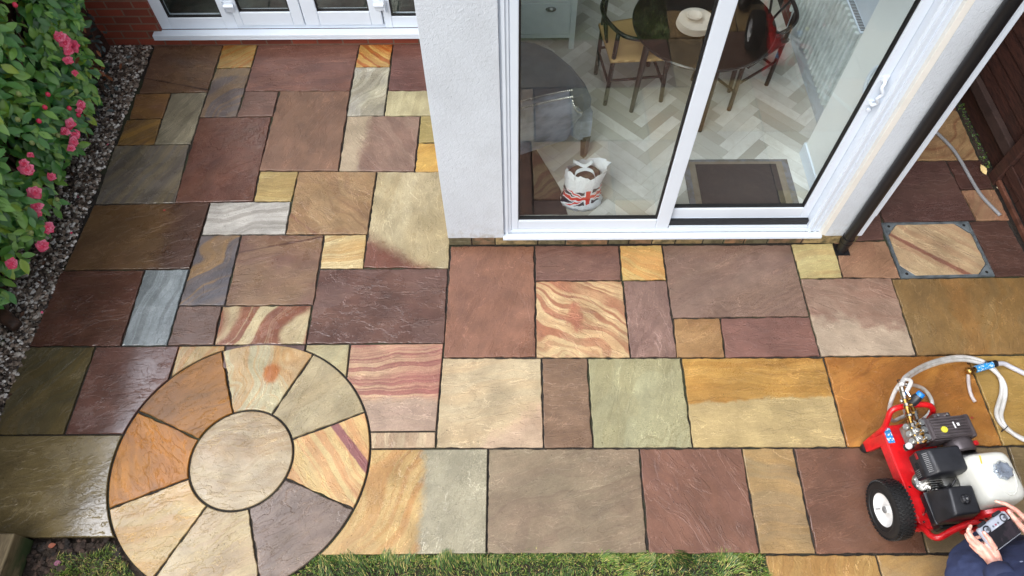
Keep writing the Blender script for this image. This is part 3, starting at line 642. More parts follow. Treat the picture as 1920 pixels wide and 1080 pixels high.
white_paint = simple('white_upvc', (210, 220, 232), 0.32, var=0.02, scale=3.0, k=1.0)
grey_seal = simple('black_rubber_seal', (20, 20, 22), 0.5)
render_w, t, b = mat('white_masonry_render')
P = t.n('TexCoord').outputs['Object']
c = t.mix(t.mr(t.noise(P, 1.6, 5.0, 0.6), 0.4, 0.7), lin((200, 208, 217)), lin((188, 195, 203)))
sx = t.n('SeparateXYZ', None, Vector=P)
dirt = t.m('MULTIPLY', t.mr(sx.outputs[2], 0.30, 0.06), t.mr(t.noise(P, 14.0, 5.0, 0.65), 0.42, 0.7))
t.set(b.inputs['Base Color'], t.mix(t.m('MULTIPLY', dirt, 0.65), c, lin((150, 140, 120))))
b.inputs['Roughness'].default_value = 0.75
hh = t.m('ADD', t.noise(P, 46.0, 5.0, 0.62, 0.8), t.m('MULTIPLY', t.noise(P, 160.0, 2.0), 0.4))
t.set(b.inputs['Normal'], t.n('Bump', None, Strength=0.9, Distance=0.006, Height=hh))

brick, t, b = mat('red_brick')
P = t.n('TexCoord').outputs['Object']
sp = t.n('SeparateXYZ', None, Vector=P); cv = t.n('CombineXYZ', None, X=t.m('ADD', sp.outputs[0], sp.outputs[1]), Y=sp.outputs[2], Z=0.0)
bt = t.n('TexBrick', None, Vector=cv, Color1=lin((156, 72, 50)), Color2=lin((118, 56, 42)), Mortar=lin((128, 104, 88)), Scale=1.0)
bt.inputs['Mortar Size'].default_value = 0.007; bt.inputs['Brick Width'].default_value = 0.225; bt.inputs['Row Height'].default_value = 0.075; bt.inputs['Bias'].default_value = 0.0
t.set(b.inputs['Base Color'], t.mix(t.m('MULTIPLY', t.noise(P, 9.0, 6.0, 0.65), 0.5), bt.outputs[0], lin((60, 34, 28))))
b.inputs['Roughness'].default_value = 0.7
t.set(b.inputs['Normal'], t.n('Bump', None, Strength=0.8, Distance=0.006, Height=t.m('ADD', t.m('MULTIPLY', bt.outputs[1], -1.0), t.m('MULTIPLY', t.noise(P, 80.0, 4.0), 0.5))))

plaster = simple('interior_plaster', (232, 234, 232), 0.7, var=0.02, scale=2.0)
roofm = simple('grey_roof_felt', (90, 92, 94), 0.85, bump=0.4)

glass, t, b = mat('window_glass')
t.nt.nodes.remove(b)
lw = t.n('LayerWeight', None, Blend=0.5)
fr = t.m('ADD', 0.058, t.m('MULTIPLY', t.m('POWER', lw.outputs['Facing'], 5.0), 0.95), clamp=True)
tr = t.n('BsdfTransparent', None, Color=(0.945, 0.972, 0.968, 1)); gl = t.n('BsdfGlossy', None, Color=(1, 1, 1, 1), Roughness=0.004)
ms = t.n('MixShader', None, i0=fr, i1=tr.outputs[0], i2=gl.outputs[0])
t.nt.links.new(ms.outputs[0], t.nt.nodes['Material Output'].inputs[0])

# ------------------------------------------------------------------ rendered extension with the sliding door
XL, XR, YF, ZT = -0.470, 2.468, 2.900, 2.42
ext = thing('rendered_extension', 'white rendered extension with a big sliding glass door and black downpipe', 'extension', (0.97, 2.9, 0))
bm = BM()
box(bm, (XL, YF, 0.095), (-0.072, YF + 0.12, ZT), 0.003)
box(bm, (-0.0725, YF + 0.002, 2.24), (2.206, YF + 0.12, ZT - 0.002))
box(bm, (2.206, YF, 0.098), (XR - 0.045, YF + 0.12, ZT))
box(bm, (XL, YF + 0.12, 0.095), (XL + 0.12, 5.088, ZT))
box(bm, (2.375, YF + 0.12, 0.10), (XR, 5.088, ZT))
o = obj('wall', bm, render_w, ext, world=True)
bm = BM(); box(bm, (XR - 0.045, YF - 0.0025, 0.098), (XR, YF + 0.12, ZT), 0.002); box(bm, (XR - 0.002, YF + 0.006, 0.315), (XR + 0.012, YF + 0.05, ZT), 0.001)
obj('corner_bead', bm, white_paint, ext, world=True)
cream = simple('cream_reveal_paint', (224, 223, 217), 0.5, var=0.03)
bm = BM(); box(bm, (2.166, YF - 0.001, 0.105), (2.206, YF + 0.11, 2.24), 0.003); obj('door_reveal', bm, cream, ext, world=True)

# stone plinth course under the render
plm, t, b = mat('plinth_stone')
P = t.n('TexCoord').outputs['Object']; at = t.n('Attribute', {'attribute_name': 'tone'})
t.set(b.inputs['Base Color'], t.mix(t.mr(t.noise(P, 18.0, 6.0, 0.65), 0.35, 0.7), at.outputs['Color'], lin((74, 68, 48))))
b.inputs['Roughness'].default_value = 0.6
t.set(b.inputs['Normal'], t.n('Bump', None, Strength=0.8, Distance=0.005, Height=t.noise(P, 50.0, 5.0)))
def toned(o, cols):
    """one base colour per face island, stored on the faces"""
    at = o.data.color_attributes.new('tone', 'FLOAT_COLOR', 'CORNER')
    for p in o.data.polygons:
        c = cols[p.material_index if False else 0](p)
        for li in p.loop_indices: at.data[li].color = c
bm = BM(); x = XL + 0.002; blocks = []
while x < XR - 0.01:
    wd = rnd.choice((0.14, 0.19, 0.24, 0.30, 0.16)); x1 = min(x + wd, XR - 0.004)
    if x1 - x > 0.03:
        if rnd.random() < 0.3: box(bm, (x, YF + 0.006, 0.001), (x1, YF + 0.1, 0.045), 0.004); box(bm, (x, YF + 0.004, 0.051), (x1, YF + 0.1, 0.093), 0.004)
        else: box(bm, (x, YF + rnd.uniform(0.002, 0.008), 0.001), (x1, YF + 0.1, 0.093), 0.005)
    x = x1 + 0.008
o = obj('plinth', bm, plm, ext, world=True)
pal = [lin(c, 0.8) for c in ((150, 128, 88), (128, 118, 90), (160, 122, 88), (110, 104, 80), (140, 110, 84), (170, 148, 106))]
toned(o, [lambda p: pal[int((p.center.x + 10) * 5.3) % 6]])
bm = BM(); box(bm, (XL + 0.004, YF + 0.012, -0.02), (XR - 0.006, YF + 0.11, 0.094)); obj('plinth_mortar', bm, grout, ext, world=True)
# roof with a rooflight added out of view to brighten the room
bm = BM()
x0, x1, y0, y1 = 0.0, 2.1, 3.25, 4.85
for lo, hi in (((XL - .08, YF - .10, ZT), (XR + .08, y0, ZT + .16)), ((XL - .08, y1, ZT), (XR + .08, 5.086, ZT + .16)), ((XL - .08, y0, ZT), (x0, y1, ZT + .16)), ((x1, y0, ZT), (XR + .08, y1, ZT + .16))): box(bm, lo, hi)
rf = obj('roof', bm, roofm, ext, world=True)
bm = BM(); box(bm, (x0 - .04, y0 - .04, ZT + .165), (x1 + .04, y1 + .04, ZT + .175)); obj('fill_rooflight', bm, glass, rf, world=True)
for a_, b_ in ((XL + .12, x0), (x1, 2.373)): bm = BM(); box(bm, (a_, 3.03, ZT - .03), (b_, 5.085, ZT - .002)); obj('ceiling', bm, plaster, ext, world=True)
# sliding door
sd_ = obj('sliding_door', (lambda b_: (box(b_, (-0.072, 2.925, 0.118), (-0.020, 3.03, 2.238), 0.004), box(b_, (-0.060, 2.915, 0.118), (-0.040, 2.93, 2.238), 0.002),
    box(b_, (2.068, 2.925, 0.118), (2.166, 3.03, 2.238), 0.004), box(b_, (2.085, 2.913, 0.118), (2.100, 2.93, 2.238), 0.002), box(b_, (2.125, 2.915, 0.118), (2.140, 2.93, 2.238), 0.002),
    box(b_, (-0.020, 2.925, 0.118), (2.068, 3.03, 0.150), 0.003), box(b_, (-0.020, 2.925, 2.19), (2.068, 3.03, 2.238), 0.003), b_)[-1])(BM()), white_paint, ext, world=True)
bm = BM(); box(bm, (-0.078, 2.878, 0.102), (2.178, 2.926, 0.117), 0.004); box(bm, (-0.078, 2.878, 0.094), (2.178, 2.884, 0.1025), 0.002)
obj('sill', bm, white_paint, sd_, world=True)
def sash(x0, x1, z0, z1, y0, y1, wl, wr, wb, wt):
    bm = BM()
    box(bm, (x0, y0, z0), (x0 + wl, y1, z1), 0.006); box(bm, (x1 - wr, y0, z0), (x1, y1, z1), 0.006)
    box(bm, (x0 + wl, y0 + .001, z0), (x1 - wr, y1, z0 + wb), 0.006); box(bm, (x0 + wl, y0 + .001, z1 - wt), (x1 - wr, y1, z1), 0.006)
    s = obj('sash', bm, white_paint, sd_, world=True); ym = y0 + 0.024
    bm = BM(); g = 0.011
    for lo, hi in (((x0 + wl, z0 + wb), (x0 + wl + g, z1 - wt)), ((x1 - wr - g, z0 + wb), (x1 - wr, z1 - wt)), ((x0 + wl + g, z0 + wb), (x1 - wr - g, z0 + wb + g)), ((x0 + wl + g, z1 - wt - g), (x1 - wr - g, z1 - wt))):
        box(bm, (lo[0], ym - 0.012, lo[1]), (hi[0], ym + 0.014, hi[1]))
    obj('glazing_seal', bm, grey_seal, sd_, world=True)
    bm = BM(); box(bm, (x0 + wl + .002, ym, z0 + wb + .002), (x1 - wr - .002, ym + 0.004, z1 - wt - .002)); obj('glass_pane', bm, glass, sd_, world=True)
    bm = BM(); w2 = wl * 0.2
sash(-0.020, 1.088, 0.151, 2.188, 2.932, 2.972, 0.050, 0.092, 0.098, 0.09)
sash(1.010, 2.067, 0.214, 2.188, 2.978, 3.020, 0.075, 0.062, 0.098, 0.09)
bm = BM(); box(bm, (1.092, 2.950, 0.151), (2.066, 2.976, 0.213)); obj('track', bm, grey_seal, sd_, world=True)
bm = BM(); box(bm, (1.092, 2.932, 0.1505), (2.066, 2.9495, 0.168), 0.002); box(bm, (1.092, 2.9765, 0.1505), (2.066, 3.02, 0.2135)); obj('track_rail', bm, white_paint, sd_, world=True)
# curled white pull handle outside, D handle inside
bm = BM()
tube(bm, smooth_path([(2.040, 2.976, 1.29), (2.036, 2.948, 1.295), (2.052, 2.936, 1.325), (2.030, 2.930, 1.36), (2.046, 2.928, 1.395), (2.028, 2.936, 1.43), (2.040, 2.955, 1.455), (2.036, 2.978, 1.462)], 6), 0.010, 10)
box(bm, (2.022, 2.968, 1.27), (2.060, 2.979, 1.31), 0.004); box(bm, (2.022, 2.968, 1.445), (2.060, 2.979, 1.485), 0.004)
lathe(bm, [(0.012, 0), (0.012, 0.012), (0.0, 0.013)], (2.042, 2.968, 1.245), (0, -1, 0), 16)
h = obj('pull_handle', bm, white_paint, sd_, world=True, auto=40)
bm = BM(); tube(bm, smooth_path([(2.03, 3.02, 1.28), (2.025, 3.07, 1.30), (2.02, 3.085, 1.38), (2.025, 3.07, 1.46), (2.03, 3.02, 1.48)], 6), 0.011, 10); obj('inside_handle', bm, white_paint, sd_, world=True, smooth=True)
# downpipe
bp = simple('black_pvc', (15, 15, 18), 0.40, var=0.0)
bm = BM(); px, py = 2.352, 2.858
tube(bm, [(px, py, z) for z in (0.075, 0.6, 1.2, 1.8, ZT + .02)], 0.037, 32)
dp = obj('downpipe', bm, bp, ext, world=True, auto=40)
bm = BM(); tube(bm, [(px, py, 0.07), (px, py, 0.14)], 0.0415, 28); tube(bm, [(px, py, 0.085), (px, py, 0.095)], 0.044, 28); obj('pipe_socket', bm, bp, dp, world=True, auto=40)
bm = BM(); tube(bm, [(px, py, 0.09), (px, py - .005, 0.05), (px - .002, py - .012, 0.004), (px - .002, py - .016, -0.02)], 0.0355, 24); obj('shoe', bm, bp, dp, world=True, auto=40)
bm = BM(); box(bm, (px - .055, py - .062, -0.004), (px + .05, py + .04, 0.0022), 0.001); obj('gully_grate', bm, bp, ext, world=True)

# ------------------------------------------------------------------ brick house
YB = 5.095
house = thing('brick_house', 'dark red brick house wall with white french doors, behind the far edge of the patio', 'house', (-1.6, 5.3, 0))
bm = BM()
box(bm, (-7.0, YB, -0.04), (-3.062, YB + .24, 2.75)); box(bm, (-3.062, YB, -0.04), (-0.60, YB + .24, 0.112)); box(bm, (-3.062, YB, 2.25), (-0.60, YB + .24, 2.75))
box(bm, (-0.60, YB, -0.04), (-0.35, YB + .24, 2.75)); box(bm, (-0.35, YB, 2.43), (2.375, YB + .24, 2.75)); box(bm, (2.375, YB, -0.04), (3.72, YB + .24, 2.75))
obj('wall', bm, brick, house, world=True)
bm = BM(); prism(bm, [(4.82, 2.62), (5.30, 2.80), (9.5, 5.30), (9.5, 5.42), (4.80, 2.74)], -7.3, 4.0, mtx=Matrix(((0, 0, 1, 0), (1, 0, 0, 0), (0, 1, 0, 0), (0, 0, 0, 1)))); obj('roof', bm, roofm, house, world=True)
bm = BM()
box(bm, (-3.062, 5.118, 0.150), (-2.965, 5.19, 2.25), 0.004); box(bm, (-2.497, 5.118, 0.150), (-2.392, 5.19, 2.25), 0.004)
box(bm, (-1.112, 5.118, 0.150), (-1.042, 5.19, 2.25), 0.004); box(bm, (-0.70, 5.118, 0.150), (-0.60, 5.19, 2.25), 0.004)
for a_, b_ in ((-2.965, -2.497), (-1.042, -0.70)):
    box(bm, (a_, 5.119, 0.150), (b_, 5.19, 0.262), 0.004); box(bm, (a_, 5.119, 2.16), (b_, 5.19, 2.25), 0.004)
box(bm, (-2.392, 5.119, 0.150), (-1.112, 5.19, 0.190), 0.003); box(bm, (-2.392, 5.119, 2.2), (-1.112, 5.19, 2.25), 0.003)
fd = obj('french_doors', bm, white_paint, house, world=True)
bm = BM(); box(bm, (-3.13, 5.035, 0.112), (-0.59, 5.118, 0.148), 0.005); box(bm, (-3.13, 5.035, 0.098), (-0.59, 5.043, 0.113), 0.002); obj('sill', bm, white_paint, fd, world=True)
def leaf(x0, x1, gx0, gx1, gz):
    bm = BM(); z0, z1 = 0.192, 2.198
    box(bm, (x0, 5.100, z0), (gx0, 5.165, z1), 0.007); box(bm, (gx1, 5.100, z0), (x1, 5.165, z1), 0.007)
    box(bm, (gx0, 5.101, z0), (gx1, 5.165, gz), 0.007); box(bm, (gx0, 5.101, z1 - .12), (gx1, 5.165, z1), 0.007)
    return obj('door_leaf', bm, white_paint, fd, world=True)
leaf(-2.385, -1.797, -2.328, -1.893, 0.326); leaf(-1.791, -1.119, -1.664, -1.220, 0.326)
for a_, b_, z_, yy in ((-2.965, -2.497, 0.262, 5.14), (-2.328, -1.893, 0.326, 5.125), (-1.664, -1.220, 0.326, 5.125), (-1.042, -0.70, 0.262, 5.14)):
    bm = BM(); box(bm, (a_ - .002, yy, z_ - .002), (b_ + .002, yy + .004, 2.17)); obj('glass_pane', bm, glass, fd, world=True)
    bm = BM(); g = 0.011
    for l_, h_ in (((a_, z_), (a_ + g, 2.15)), ((b_ - g, z_), (b_, 2.15)), ((a_ + g, z_), (b_ - g, z_ + g))): box(bm, (l_[0], yy - .012, l_[1]), (h_[0], yy + .012, h_[1]))
    obj('glazing_seal', bm, grey_seal, fd, world=True)
for hx, s in ((-2.40, 1), (-1.115, -1)):
    bm = BM(); tube(bm, [(hx - s * .03, 5.085, 0.40), (hx + s * .055, 5.085, 0.40)], 0.017, 12); tube(bm, [(hx - s * .035, 5.088, 0.33), (hx - s * .035, 5.088, 0.45)], 0.008, 10)
    box(bm, (hx - .05, 5.092, 0.34), (hx + .05, 5.101, 0.44), 0.004); obj('hinge', bm, white_paint, fd, world=True, auto=40)
# inside of the house
bm = BM(); box(bm, (-3.7, YB + .24, 0.0), (-0.35, 8.6, 0.10)); obj('room_floor', bm, simple('grey_carpet', (92, 98, 94), 0.9, bump=0.3), house, world=True)
bm = BM(); box(bm, (-3.8, 8.6, 0), (2.7, 8.7, 2.5)); box(bm, (-3.8, YB + .24, 0), (-3.7, 8.6, 2.5)); box(bm, (2.6, YB + .24, 0), (2.7, 8.6, 2.5)); box(bm, (-0.45, YB + .24, 0.0), (-0.35, 8.6, 2.5))
obj('room_wall', bm, simple('sage_wall_paint', (150, 158, 150), 0.8), house, world=True)
bm = BM(); box(bm, (-3.8, YB + .24, 2.5), (2.7, 8.7, 2.6)); obj('room_ceiling', bm, plaster, house, world=True)

# herringbone floor of the extension: real planks
fl, t, b = mat('herringbone_planks')
P = t.n('TexCoord').outputs['Object']; at = t.n('Attribute', {'attribute_name': 'tone'})
t.set(b.inputs['Base Color'], t.mix(t.mr(t.noise(P, 8.0, 4.0, 0.6, 1.0), 0.35, 0.75, 0.0, 0.35), at.outputs['Color'], lin((168, 162, 150))))
b.inputs['Roughness'].default_value = 0.38
bm = BM(); W_, n_ = 0.090, 5; L_ = W_ * n_; g = 0.0006; tones = []
c45, s45 = math.cos(R(45)), math.sin(R(45))
def plank(x0, y0, x1, y1, tone):
    pts = [(x0 + g, y0 + g), (x1 - g, y0 + g), (x1 - g, y1 - g), (x0 + g, y1 - g)]
    wp = [(x * c45 - y * s45 + 1.0, x * s45 + y * c45 + 3.4) for x, y in pts]
    cx = sum(p[0] for p in wp) / 4; cy = sum(p[1] for p in wp) / 4
    if not (-0.8 < cx < 2.9 and 2.6 < cy < 9.0): return
    for ax_, lim, sg_ in ((0, -0.349, 1), (0, 2.374, -1), (1, 3.031, 1), (1, 8.59, -1)):   # clip the plank at the walls
        out = []
        for i in range(len(wp)):
            a_, b_ = wp[i], wp[(i + 1) % len(wp)]; da, db = (a_[ax_] - lim) * sg_, (b_[ax_] - lim) * sg_
            if da >= 0: out.append(a_)
            if da * db < 0: f_ = da / (da - db); out.append((a_[0] + (b_[0] - a_[0]) * f_, a_[1] + (b_[1] - a_[1]) * f_))
        wp = out
        if len(wp) < 3: return
    bm.faces.new([bm.verts.new((p[0], p[1], 0.150)) for p in wp]); tones.append(tone)
fp = [lin(c_, 1.15) for c_ in ((194, 194, 190), (178, 178, 172), (204, 204, 200), (162, 160, 152), (188, 188, 184), (172, 170, 162))]
for k in range(-80, 110):
    for m_ in range(-12, 12):
        x = k * W_ + m_ * 2 * L_; y = k * W_
        plank(x, y, x + L_, y + W_, rnd.choice(fp)); plank(x + L_, y - L_ + W_, x + L_ + W_, y + W_, rnd.choice(fp))
o = obj('herringbone_floor', bm, fl, ext, world=True)
at_ = o.data.color_attributes.new('tone', 'FLOAT_COLOR', 'CORNER')
for p, tn in zip(o.data.polygons, tones):
    for li in p.loop_indices: at_.data[li].color = tn
bm = BM(); box(bm, (-0.349, 3.031, 0.10), (2.374, 8.59, 0.1485)); obj('subfloor', bm, simple('floor_gap', (150, 142, 128), 0.8), ext, world=True)
bm = BM()
box(bm, (-0.349, 3.021, 0.15), (-0.25, 5.08, 2.39)); obj('inner_wall', bm, plaster, ext, world=True)
bm = BM(); box(bm, (2.18, 3.031, 0.15), (2.374, 3.62, 2.39), 0.002); obj('wall_pier', bm, plaster, ext, world=True)
bm = BM(); box(bm, (2.166, 3.031, 0.152), (2.1795, 3.634, 0.27), 0.003); box(bm, (2.18, 3.621, 0.152), (2.33, 3.634, 0.27), 0.003); obj('skirting', bm, white_paint, ext, world=True)

# ------------------------------------------------------------------ things inside the room
rad = thing('radiator', 'long white ribbed radiator on the right-hand wall of the room, behind the glass', 'radiator', (2.34, 4.4, 0.36))
bm = BM(); y = 3.90
while y < 5.05: box(bm, (2.306, y, 0.38), (2.336, y + 0.034, 1.02), 0.006); y += 0.064
box(bm, (2.334, 3.88, 0.36), (2.352, 5.06, 1.04), 0.003); obj('ribbed_panel', bm, simple('radiator_enamel', (214, 222, 222), 0.35), rad, world=True)
bm = BM(); box(bm, (2.318, 3.88, 1.041), (2.37, 5.06, 1.048)); o = obj('top_grille', bm, white_paint, rad, world=True)
bm = BM(); y = 3.9
while y < 5.04: box(bm, (2.328, y, 1.0475), (2.364, y + 0.008, 1.0505)); y += 0.016
obj('slot', bm, simple('dark_slot', (60, 62, 62), 0.6), o, world=True)['kind'] = 'stuff'

cab = thing('cabinet', 'white painted cabinet with a cup-handled drawer in the room, top left of the glass', 'cabinet', (0.2, 5.0, 0.15))
cw = simple('cabinet_paint', (222, 230, 228), 0.4, var=0.03)
bm = BM(); box(bm, (-0.20, 4.835, 0.27), (0.485, 5.05, 1.05), 0.003); box(bm, (-0.20, 4.828, 0.262), (0.485, 4.84, 0.30), 0.003); box(bm, (-0.20, 4.828, 0.602), (0.485, 4.84, 0.625), 0.002); obj('body', bm, cw, cab, world=True)
for lx in (-0.20, 0.47):
    for ly in (4.825, 5.03): bm = BM(); box(bm, (lx, ly, 0.151), (lx + .045, ly + .04, 1.05), 0.003); obj('leg', bm, cw, cab, world=True)
bm = BM(); box(bm, (-0.145, 4.824, 0.305), (0.455, 4.838, 0.597), 0.003); dr = obj('drawer_front', bm, cw, cab, world=True)
bm = BM(); box(bm, (-0.145, 4.829, 0.63), (0.455, 4.834, 0.85), 0.0); obj('dark_shelf', bm, simple('dark_glass_door', (26, 34, 32), 0.15), cab, world=True)
bm = BM(); ball(bm, (0.306, 4.824, 0.545), 0.045, 2, (1, 0.55, 0.5)); obj('cup_handle', bm, simple('brushed_nickel', (150, 150, 146), 0.3, 1.0), dr, world=True, smooth=True)

blackwood = simple('black_lacquered_wood', (20, 19, 19), 0.25, var=0.1)
darkwood = simple('dark_brown_wood', (38, 27, 23), 0.35, var=0.2, scale=6)
tb = thing('round_table', 'round dark dining table in the room with plates stacked on it', 'table', (1.36, 4.2, 0.15))
bm = BM(); lathe(bm, [(0, .0), (.49, .0), (.505, .008), (.508, .018), (.50, .028), (0, .030)], (1.36, 4.2, 0.872), (0, 0, 1), 64); obj('tabletop', bm, simple('dark_table_top', (30, 24, 21), 0.18, var=0.15, scale=5), tb, world=True, auto=35)
for a_, r_ in ((195, .44), (105, .36), (15, .40), (285, .34)):
    x_, y_ = 1.36 + r_ * math.cos(R(a_)), 4.2 + r_ * math.sin(R(a_))
    bm = BM(); tube(bm, [(x_, y_, 0.15), (1.36 + (x_ - 1.36) * .93, 4.2 + (y_ - 4.2) * .93, 0.872)], [0.017, 0.026], 14); obj('leg', bm, darkwood, tb, world=True, auto=40)
pl = thing('stacked_plates', 'pile of pale stoneware plates on the dark round table', 'plates', (1.28, 4.15, 0.903))
stone_w = simple('pale_stoneware', (206, 196, 184), 0.45, var=0.05)
for k in range(5):
    bm = BM(); r_ = 0.128 - k * 0.001; lathe(bm, [(0, 0), (.07, 0), (r_, .008), (r_ + .002, .011), (r_ - .004, .012), (.075, .006), (0, .006)], (0.001 * k, 0, 0.011 * k), (0, 0, 1), 40)
    obj('plate', bm, stone_w, pl, auto=40)
bm = BM(); lathe(bm, [(0, 0), (.028, 0), (.055, .02), (.058, .03), (.05, .03), (.026, .008), (0, .006)], (-0.01, 0.02, 0.052), (0, 0, 1), 32); obj('bowl', bm, stone_w, pl, auto=40)

def wish_chair(label, loc, rz, seatm, frame, seat_z=0.455):
    ch = thing('wishbone_chair', label, 'chair', loc, R(rz), 'dining chairs round the table')
    for (x, y), (tx, ty), h in (((.23, .21), (.21, .19), seat_z + .0), ((.23, -.21), (.21, -.19), seat_z), ((-.22, .18), (-.20, .20), .70), ((-.22, -.18), (-.20, -.20), .70)):
        bm = BM(); tube(bm, smooth_path([(x, y, 0), ((x + tx) / 2, (y + ty) / 2, h / 2), (tx, ty, h)], 4), [0.0175] * 8 + [0.016], 12); obj('leg', bm, frame, ch, smooth=True)
    bm = BM()
    for a_, b_ in (((.22, -.2, .17), (.22, .2, .17)), ((.22, .2, .25), (-.21, .19, .25)), ((.22, -.2, .25), (-.21, -.19, .25)), ((-.21, -.18, .2), (-.21, .18, .2))): tube(bm, [a_, b_], 0.011, 10)
    obj('stretcher', bm, frame, ch, auto=50)
    bm = BM(); t_ = BM()
    N = 14; grid = {}
    for i in range(N + 1):
        for j in range(N + 1):
            u, v = i / N * 2 - 1, j / N * 2 - 1; wd = .235 + .02 * u
            grid[i, j] = bm.verts.new((u * .235, v * wd, seat_z + 0.012 + 0.018 * (max(abs(u), abs(v)) ** 3) - (0.02 if max(abs(u), abs(v)) > .99 else 0)))
    for i in range(N):
        for j in range(N): bm.faces.new((grid[i, j], grid[i + 1, j], grid[i + 1, j + 1], grid[i, j + 1]))
    r0 = bmesh.ops.extrude_face_region(bm, geom=bm.faces[:]); bmesh.ops.translate(bm, vec=(0, 0, -0.022), verts=[v for v in r0['geom'] if isinstance(v, bmesh.types.BMVert)])
    bmesh.ops.recalc_face_normals(bm, faces=bm.faces[:]); obj('seat', bm, seatm, ch, smooth=True)
    bm = BM(); pts = [(.10, .27, .67), (-.05, .285, .69), (-.17, .24, .70), (-.25, .12, .72), (-.275, 0, .73), (-.25, -.12, .72), (-.17, -.24, .70), (-.05, -.285, .69), (.10, -.27, .67)]
    tube(bm, smooth_path(pts, 5), 0.0155, 12); obj('bent_arm_rail', bm, frame, ch, smooth=True)
    bm = BM()
    for s in (-1, 1): tube(bm, smooth_path([(-.215, s * .012, .44), (-.235, s * .03, .56), (-.265, s * .09, .715)], 5), 0.010, 10)
    obj('splat', bm, frame, ch, smooth=True)
    return ch
cord, t, b = mat('woven_paper_cord')
P = t.n('TexCoord').outputs['Object']; sp = t.n('SeparateXYZ', None, Vector=P)
wv = t.m('SINE', t.m('MULTIPLY', t.m('MAXIMUM', t.m('ABSOLUTE', sp.outputs[0]), t.m('ABSOLUTE', sp.outputs[1])), 900.0))
t.set(b.inputs['Base Color'], t.mix(t.mr(wv, -0.2, 0.8), lin((196, 158, 100)), lin((226, 190, 132)))); b.inputs['Roughness'].default_value = 0.7
t.set(b.inputs['Normal'], t.n('Bump', None, Strength=0.6, Distance=0.002, Height=wv))
wish_chair('black wishbone chair with a tan woven cord seat, left of the round table', (0.925, 4.375, 0.15), 8, cord, blackwood)
wish_chair('dark chair half hidden under the right side of the round table', (1.78, 4.40, 0.15), 215, simple('dark_seat', (44, 34, 30), 0.5), darkwood)

# grey armchair with studs
velvet = simple('grey_velvet', (150, 158, 172), 0.75, var=0.12, scale=5, col2=(100, 108, 118)); velvet_d = simple('dark_grey_velvet', (84, 96, 110), 0.8, var=0.12, scale=5)
stud = simple('silver_studs', (200, 200, 196), 0.25, 1.0)
ac = thing('armchair', 'grey velvet chair with a studded curved back, close behind the left glass', 'armchair', (0.15, 3.8, 0.15))
bm = BM(); prism(bm, [(-.24, 3.60), (.10, 3.66), (.36, 3.72), (.50, 3.70), (.56, 3.76), (.53, 3.88), (.44, 4.06), (.30, 4.24), (.17, 4.33), (.02, 4.36), (-.24, 4.36)], 0.50, 0.64, 0.045); obj('seat', bm, velvet_d, ac, world=True, auto=50)
bm = BM(); prism(bm, [(-.24, 3.60), (.10, 3.66), (.36, 3.70), (.48, 3.60), (.565, 3.62), (.575, 3.72), (.53, 3.88), (.44, 4.05), (.30, 4.22), (.16, 4.32), (-.24, 4.34)], 0.34, 0.52, 0.012); obj('seat_rail', bm, velvet, ac, world=True, auto=40)
bm = BM(); N = 30; rows = []
def back_pt(s):  # s 0..1 along the curved back, from hidden left to the front right arm
    x = -0.24 + 0.62 * min(1, s / 0.72) + (0.10 * max(0, (s - .72) / .28)); y = 3.13 + 0.42 * (x + .24) + max(0, (s - .72) / .28) ** 1.5 * 0.16
    z = 1.00 - 0.04 * (s / .72) ** 3 if s < .72 else 0.96 - 0.33 * ((s - .72) / .28) ** 0.7
    return x, y, z
for i in range(N + 1):
    x, y, z = back_pt(i / N); nx, ny = (0.0, 1.0) if i / N < .72 else (-0.5, 0.86)
    rows.append([bm.verts.new(p) for p in ((x, y + .21, .34), (x, y + .09, (z + .36) / 2), (x, y - .010, z - .03), (x, y, z), (x + nx * .05, y + ny * .060, z), (x + nx * .07, y + ny * .09, z - .04), (x + nx * .06, y + .21 + ny * .09, .40))])
for A_, B_ in zip(rows, rows[1:]):
    for k in range(6): bm.faces.new((A_[k], B_[k], B_[k + 1], A_[k + 1]))
bm.faces.new(rows[-1]); bm.faces.new(rows[0][::-1]); bk = obj('backrest', bm, velvet, ac, world=True, smooth=True)
bm = BM()
for i in range(3, 64):
    x, y, z = back_pt(i / 64); ball(bm, (x, y - .004, z + .002), 0.008, 1); 
    x2 = (0.0, 1.0) if i / 64 < .72 else (-0.5, 0.86); ball(bm, (x + x2[0] * .052, y + x2[1] * .057, z + .002), 0.008, 1)
obj('stud', bm, stud, bk, world=True)['kind'] = 'stuff'
for x, y in ((.53, 3.62), (-.18, 3.55), (.40, 4.0), (-.18, 4.28)):
    bm = BM(); tube(bm, [(x, y, 0.15), (x, y, 0.36)], [0.024, 0.038], 4); obj('leg', bm, darkwood, ac, world=True)

rug = tag(obj('brown_rug', (lambda b_: (prism(b_, [(-.24, 3.06), (.385, 3.06), (.34, 3.3), (.13, 3.78), (-.24, 3.78)], 0.1515, 0.160, 0.003), b_)[-1])(BM()), simple('brown_hide', (54, 42, 40), 0.6, var=0.25, scale=5, bump=0.3), loc=(0.1, 3.4, 0.15)),
    'dark brown rug on the pale floor beside the carrier bag, low in the left glass', 'rug')
mt = thing('doormat', 'grey bordered mat with a dark ribbed centre just inside the right glass', 'doormat', (1.66, 3.32, 0.151))
bm = BM(); box(bm, (1.27, 3.07, 0.1515), (2.06, 3.57, 0.158), 0.002); obj('border', bm, simple('mat_border', (112, 114, 122), 0.8, bump=0.5, bscale=200, col2=(98, 92, 84)), mt, world=True)
ribm, t, b = mat('dark_mat_ribs'); P = t.n('TexCoord').outputs['Object']; sp = t.n('SeparateXYZ', None, Vector=P)
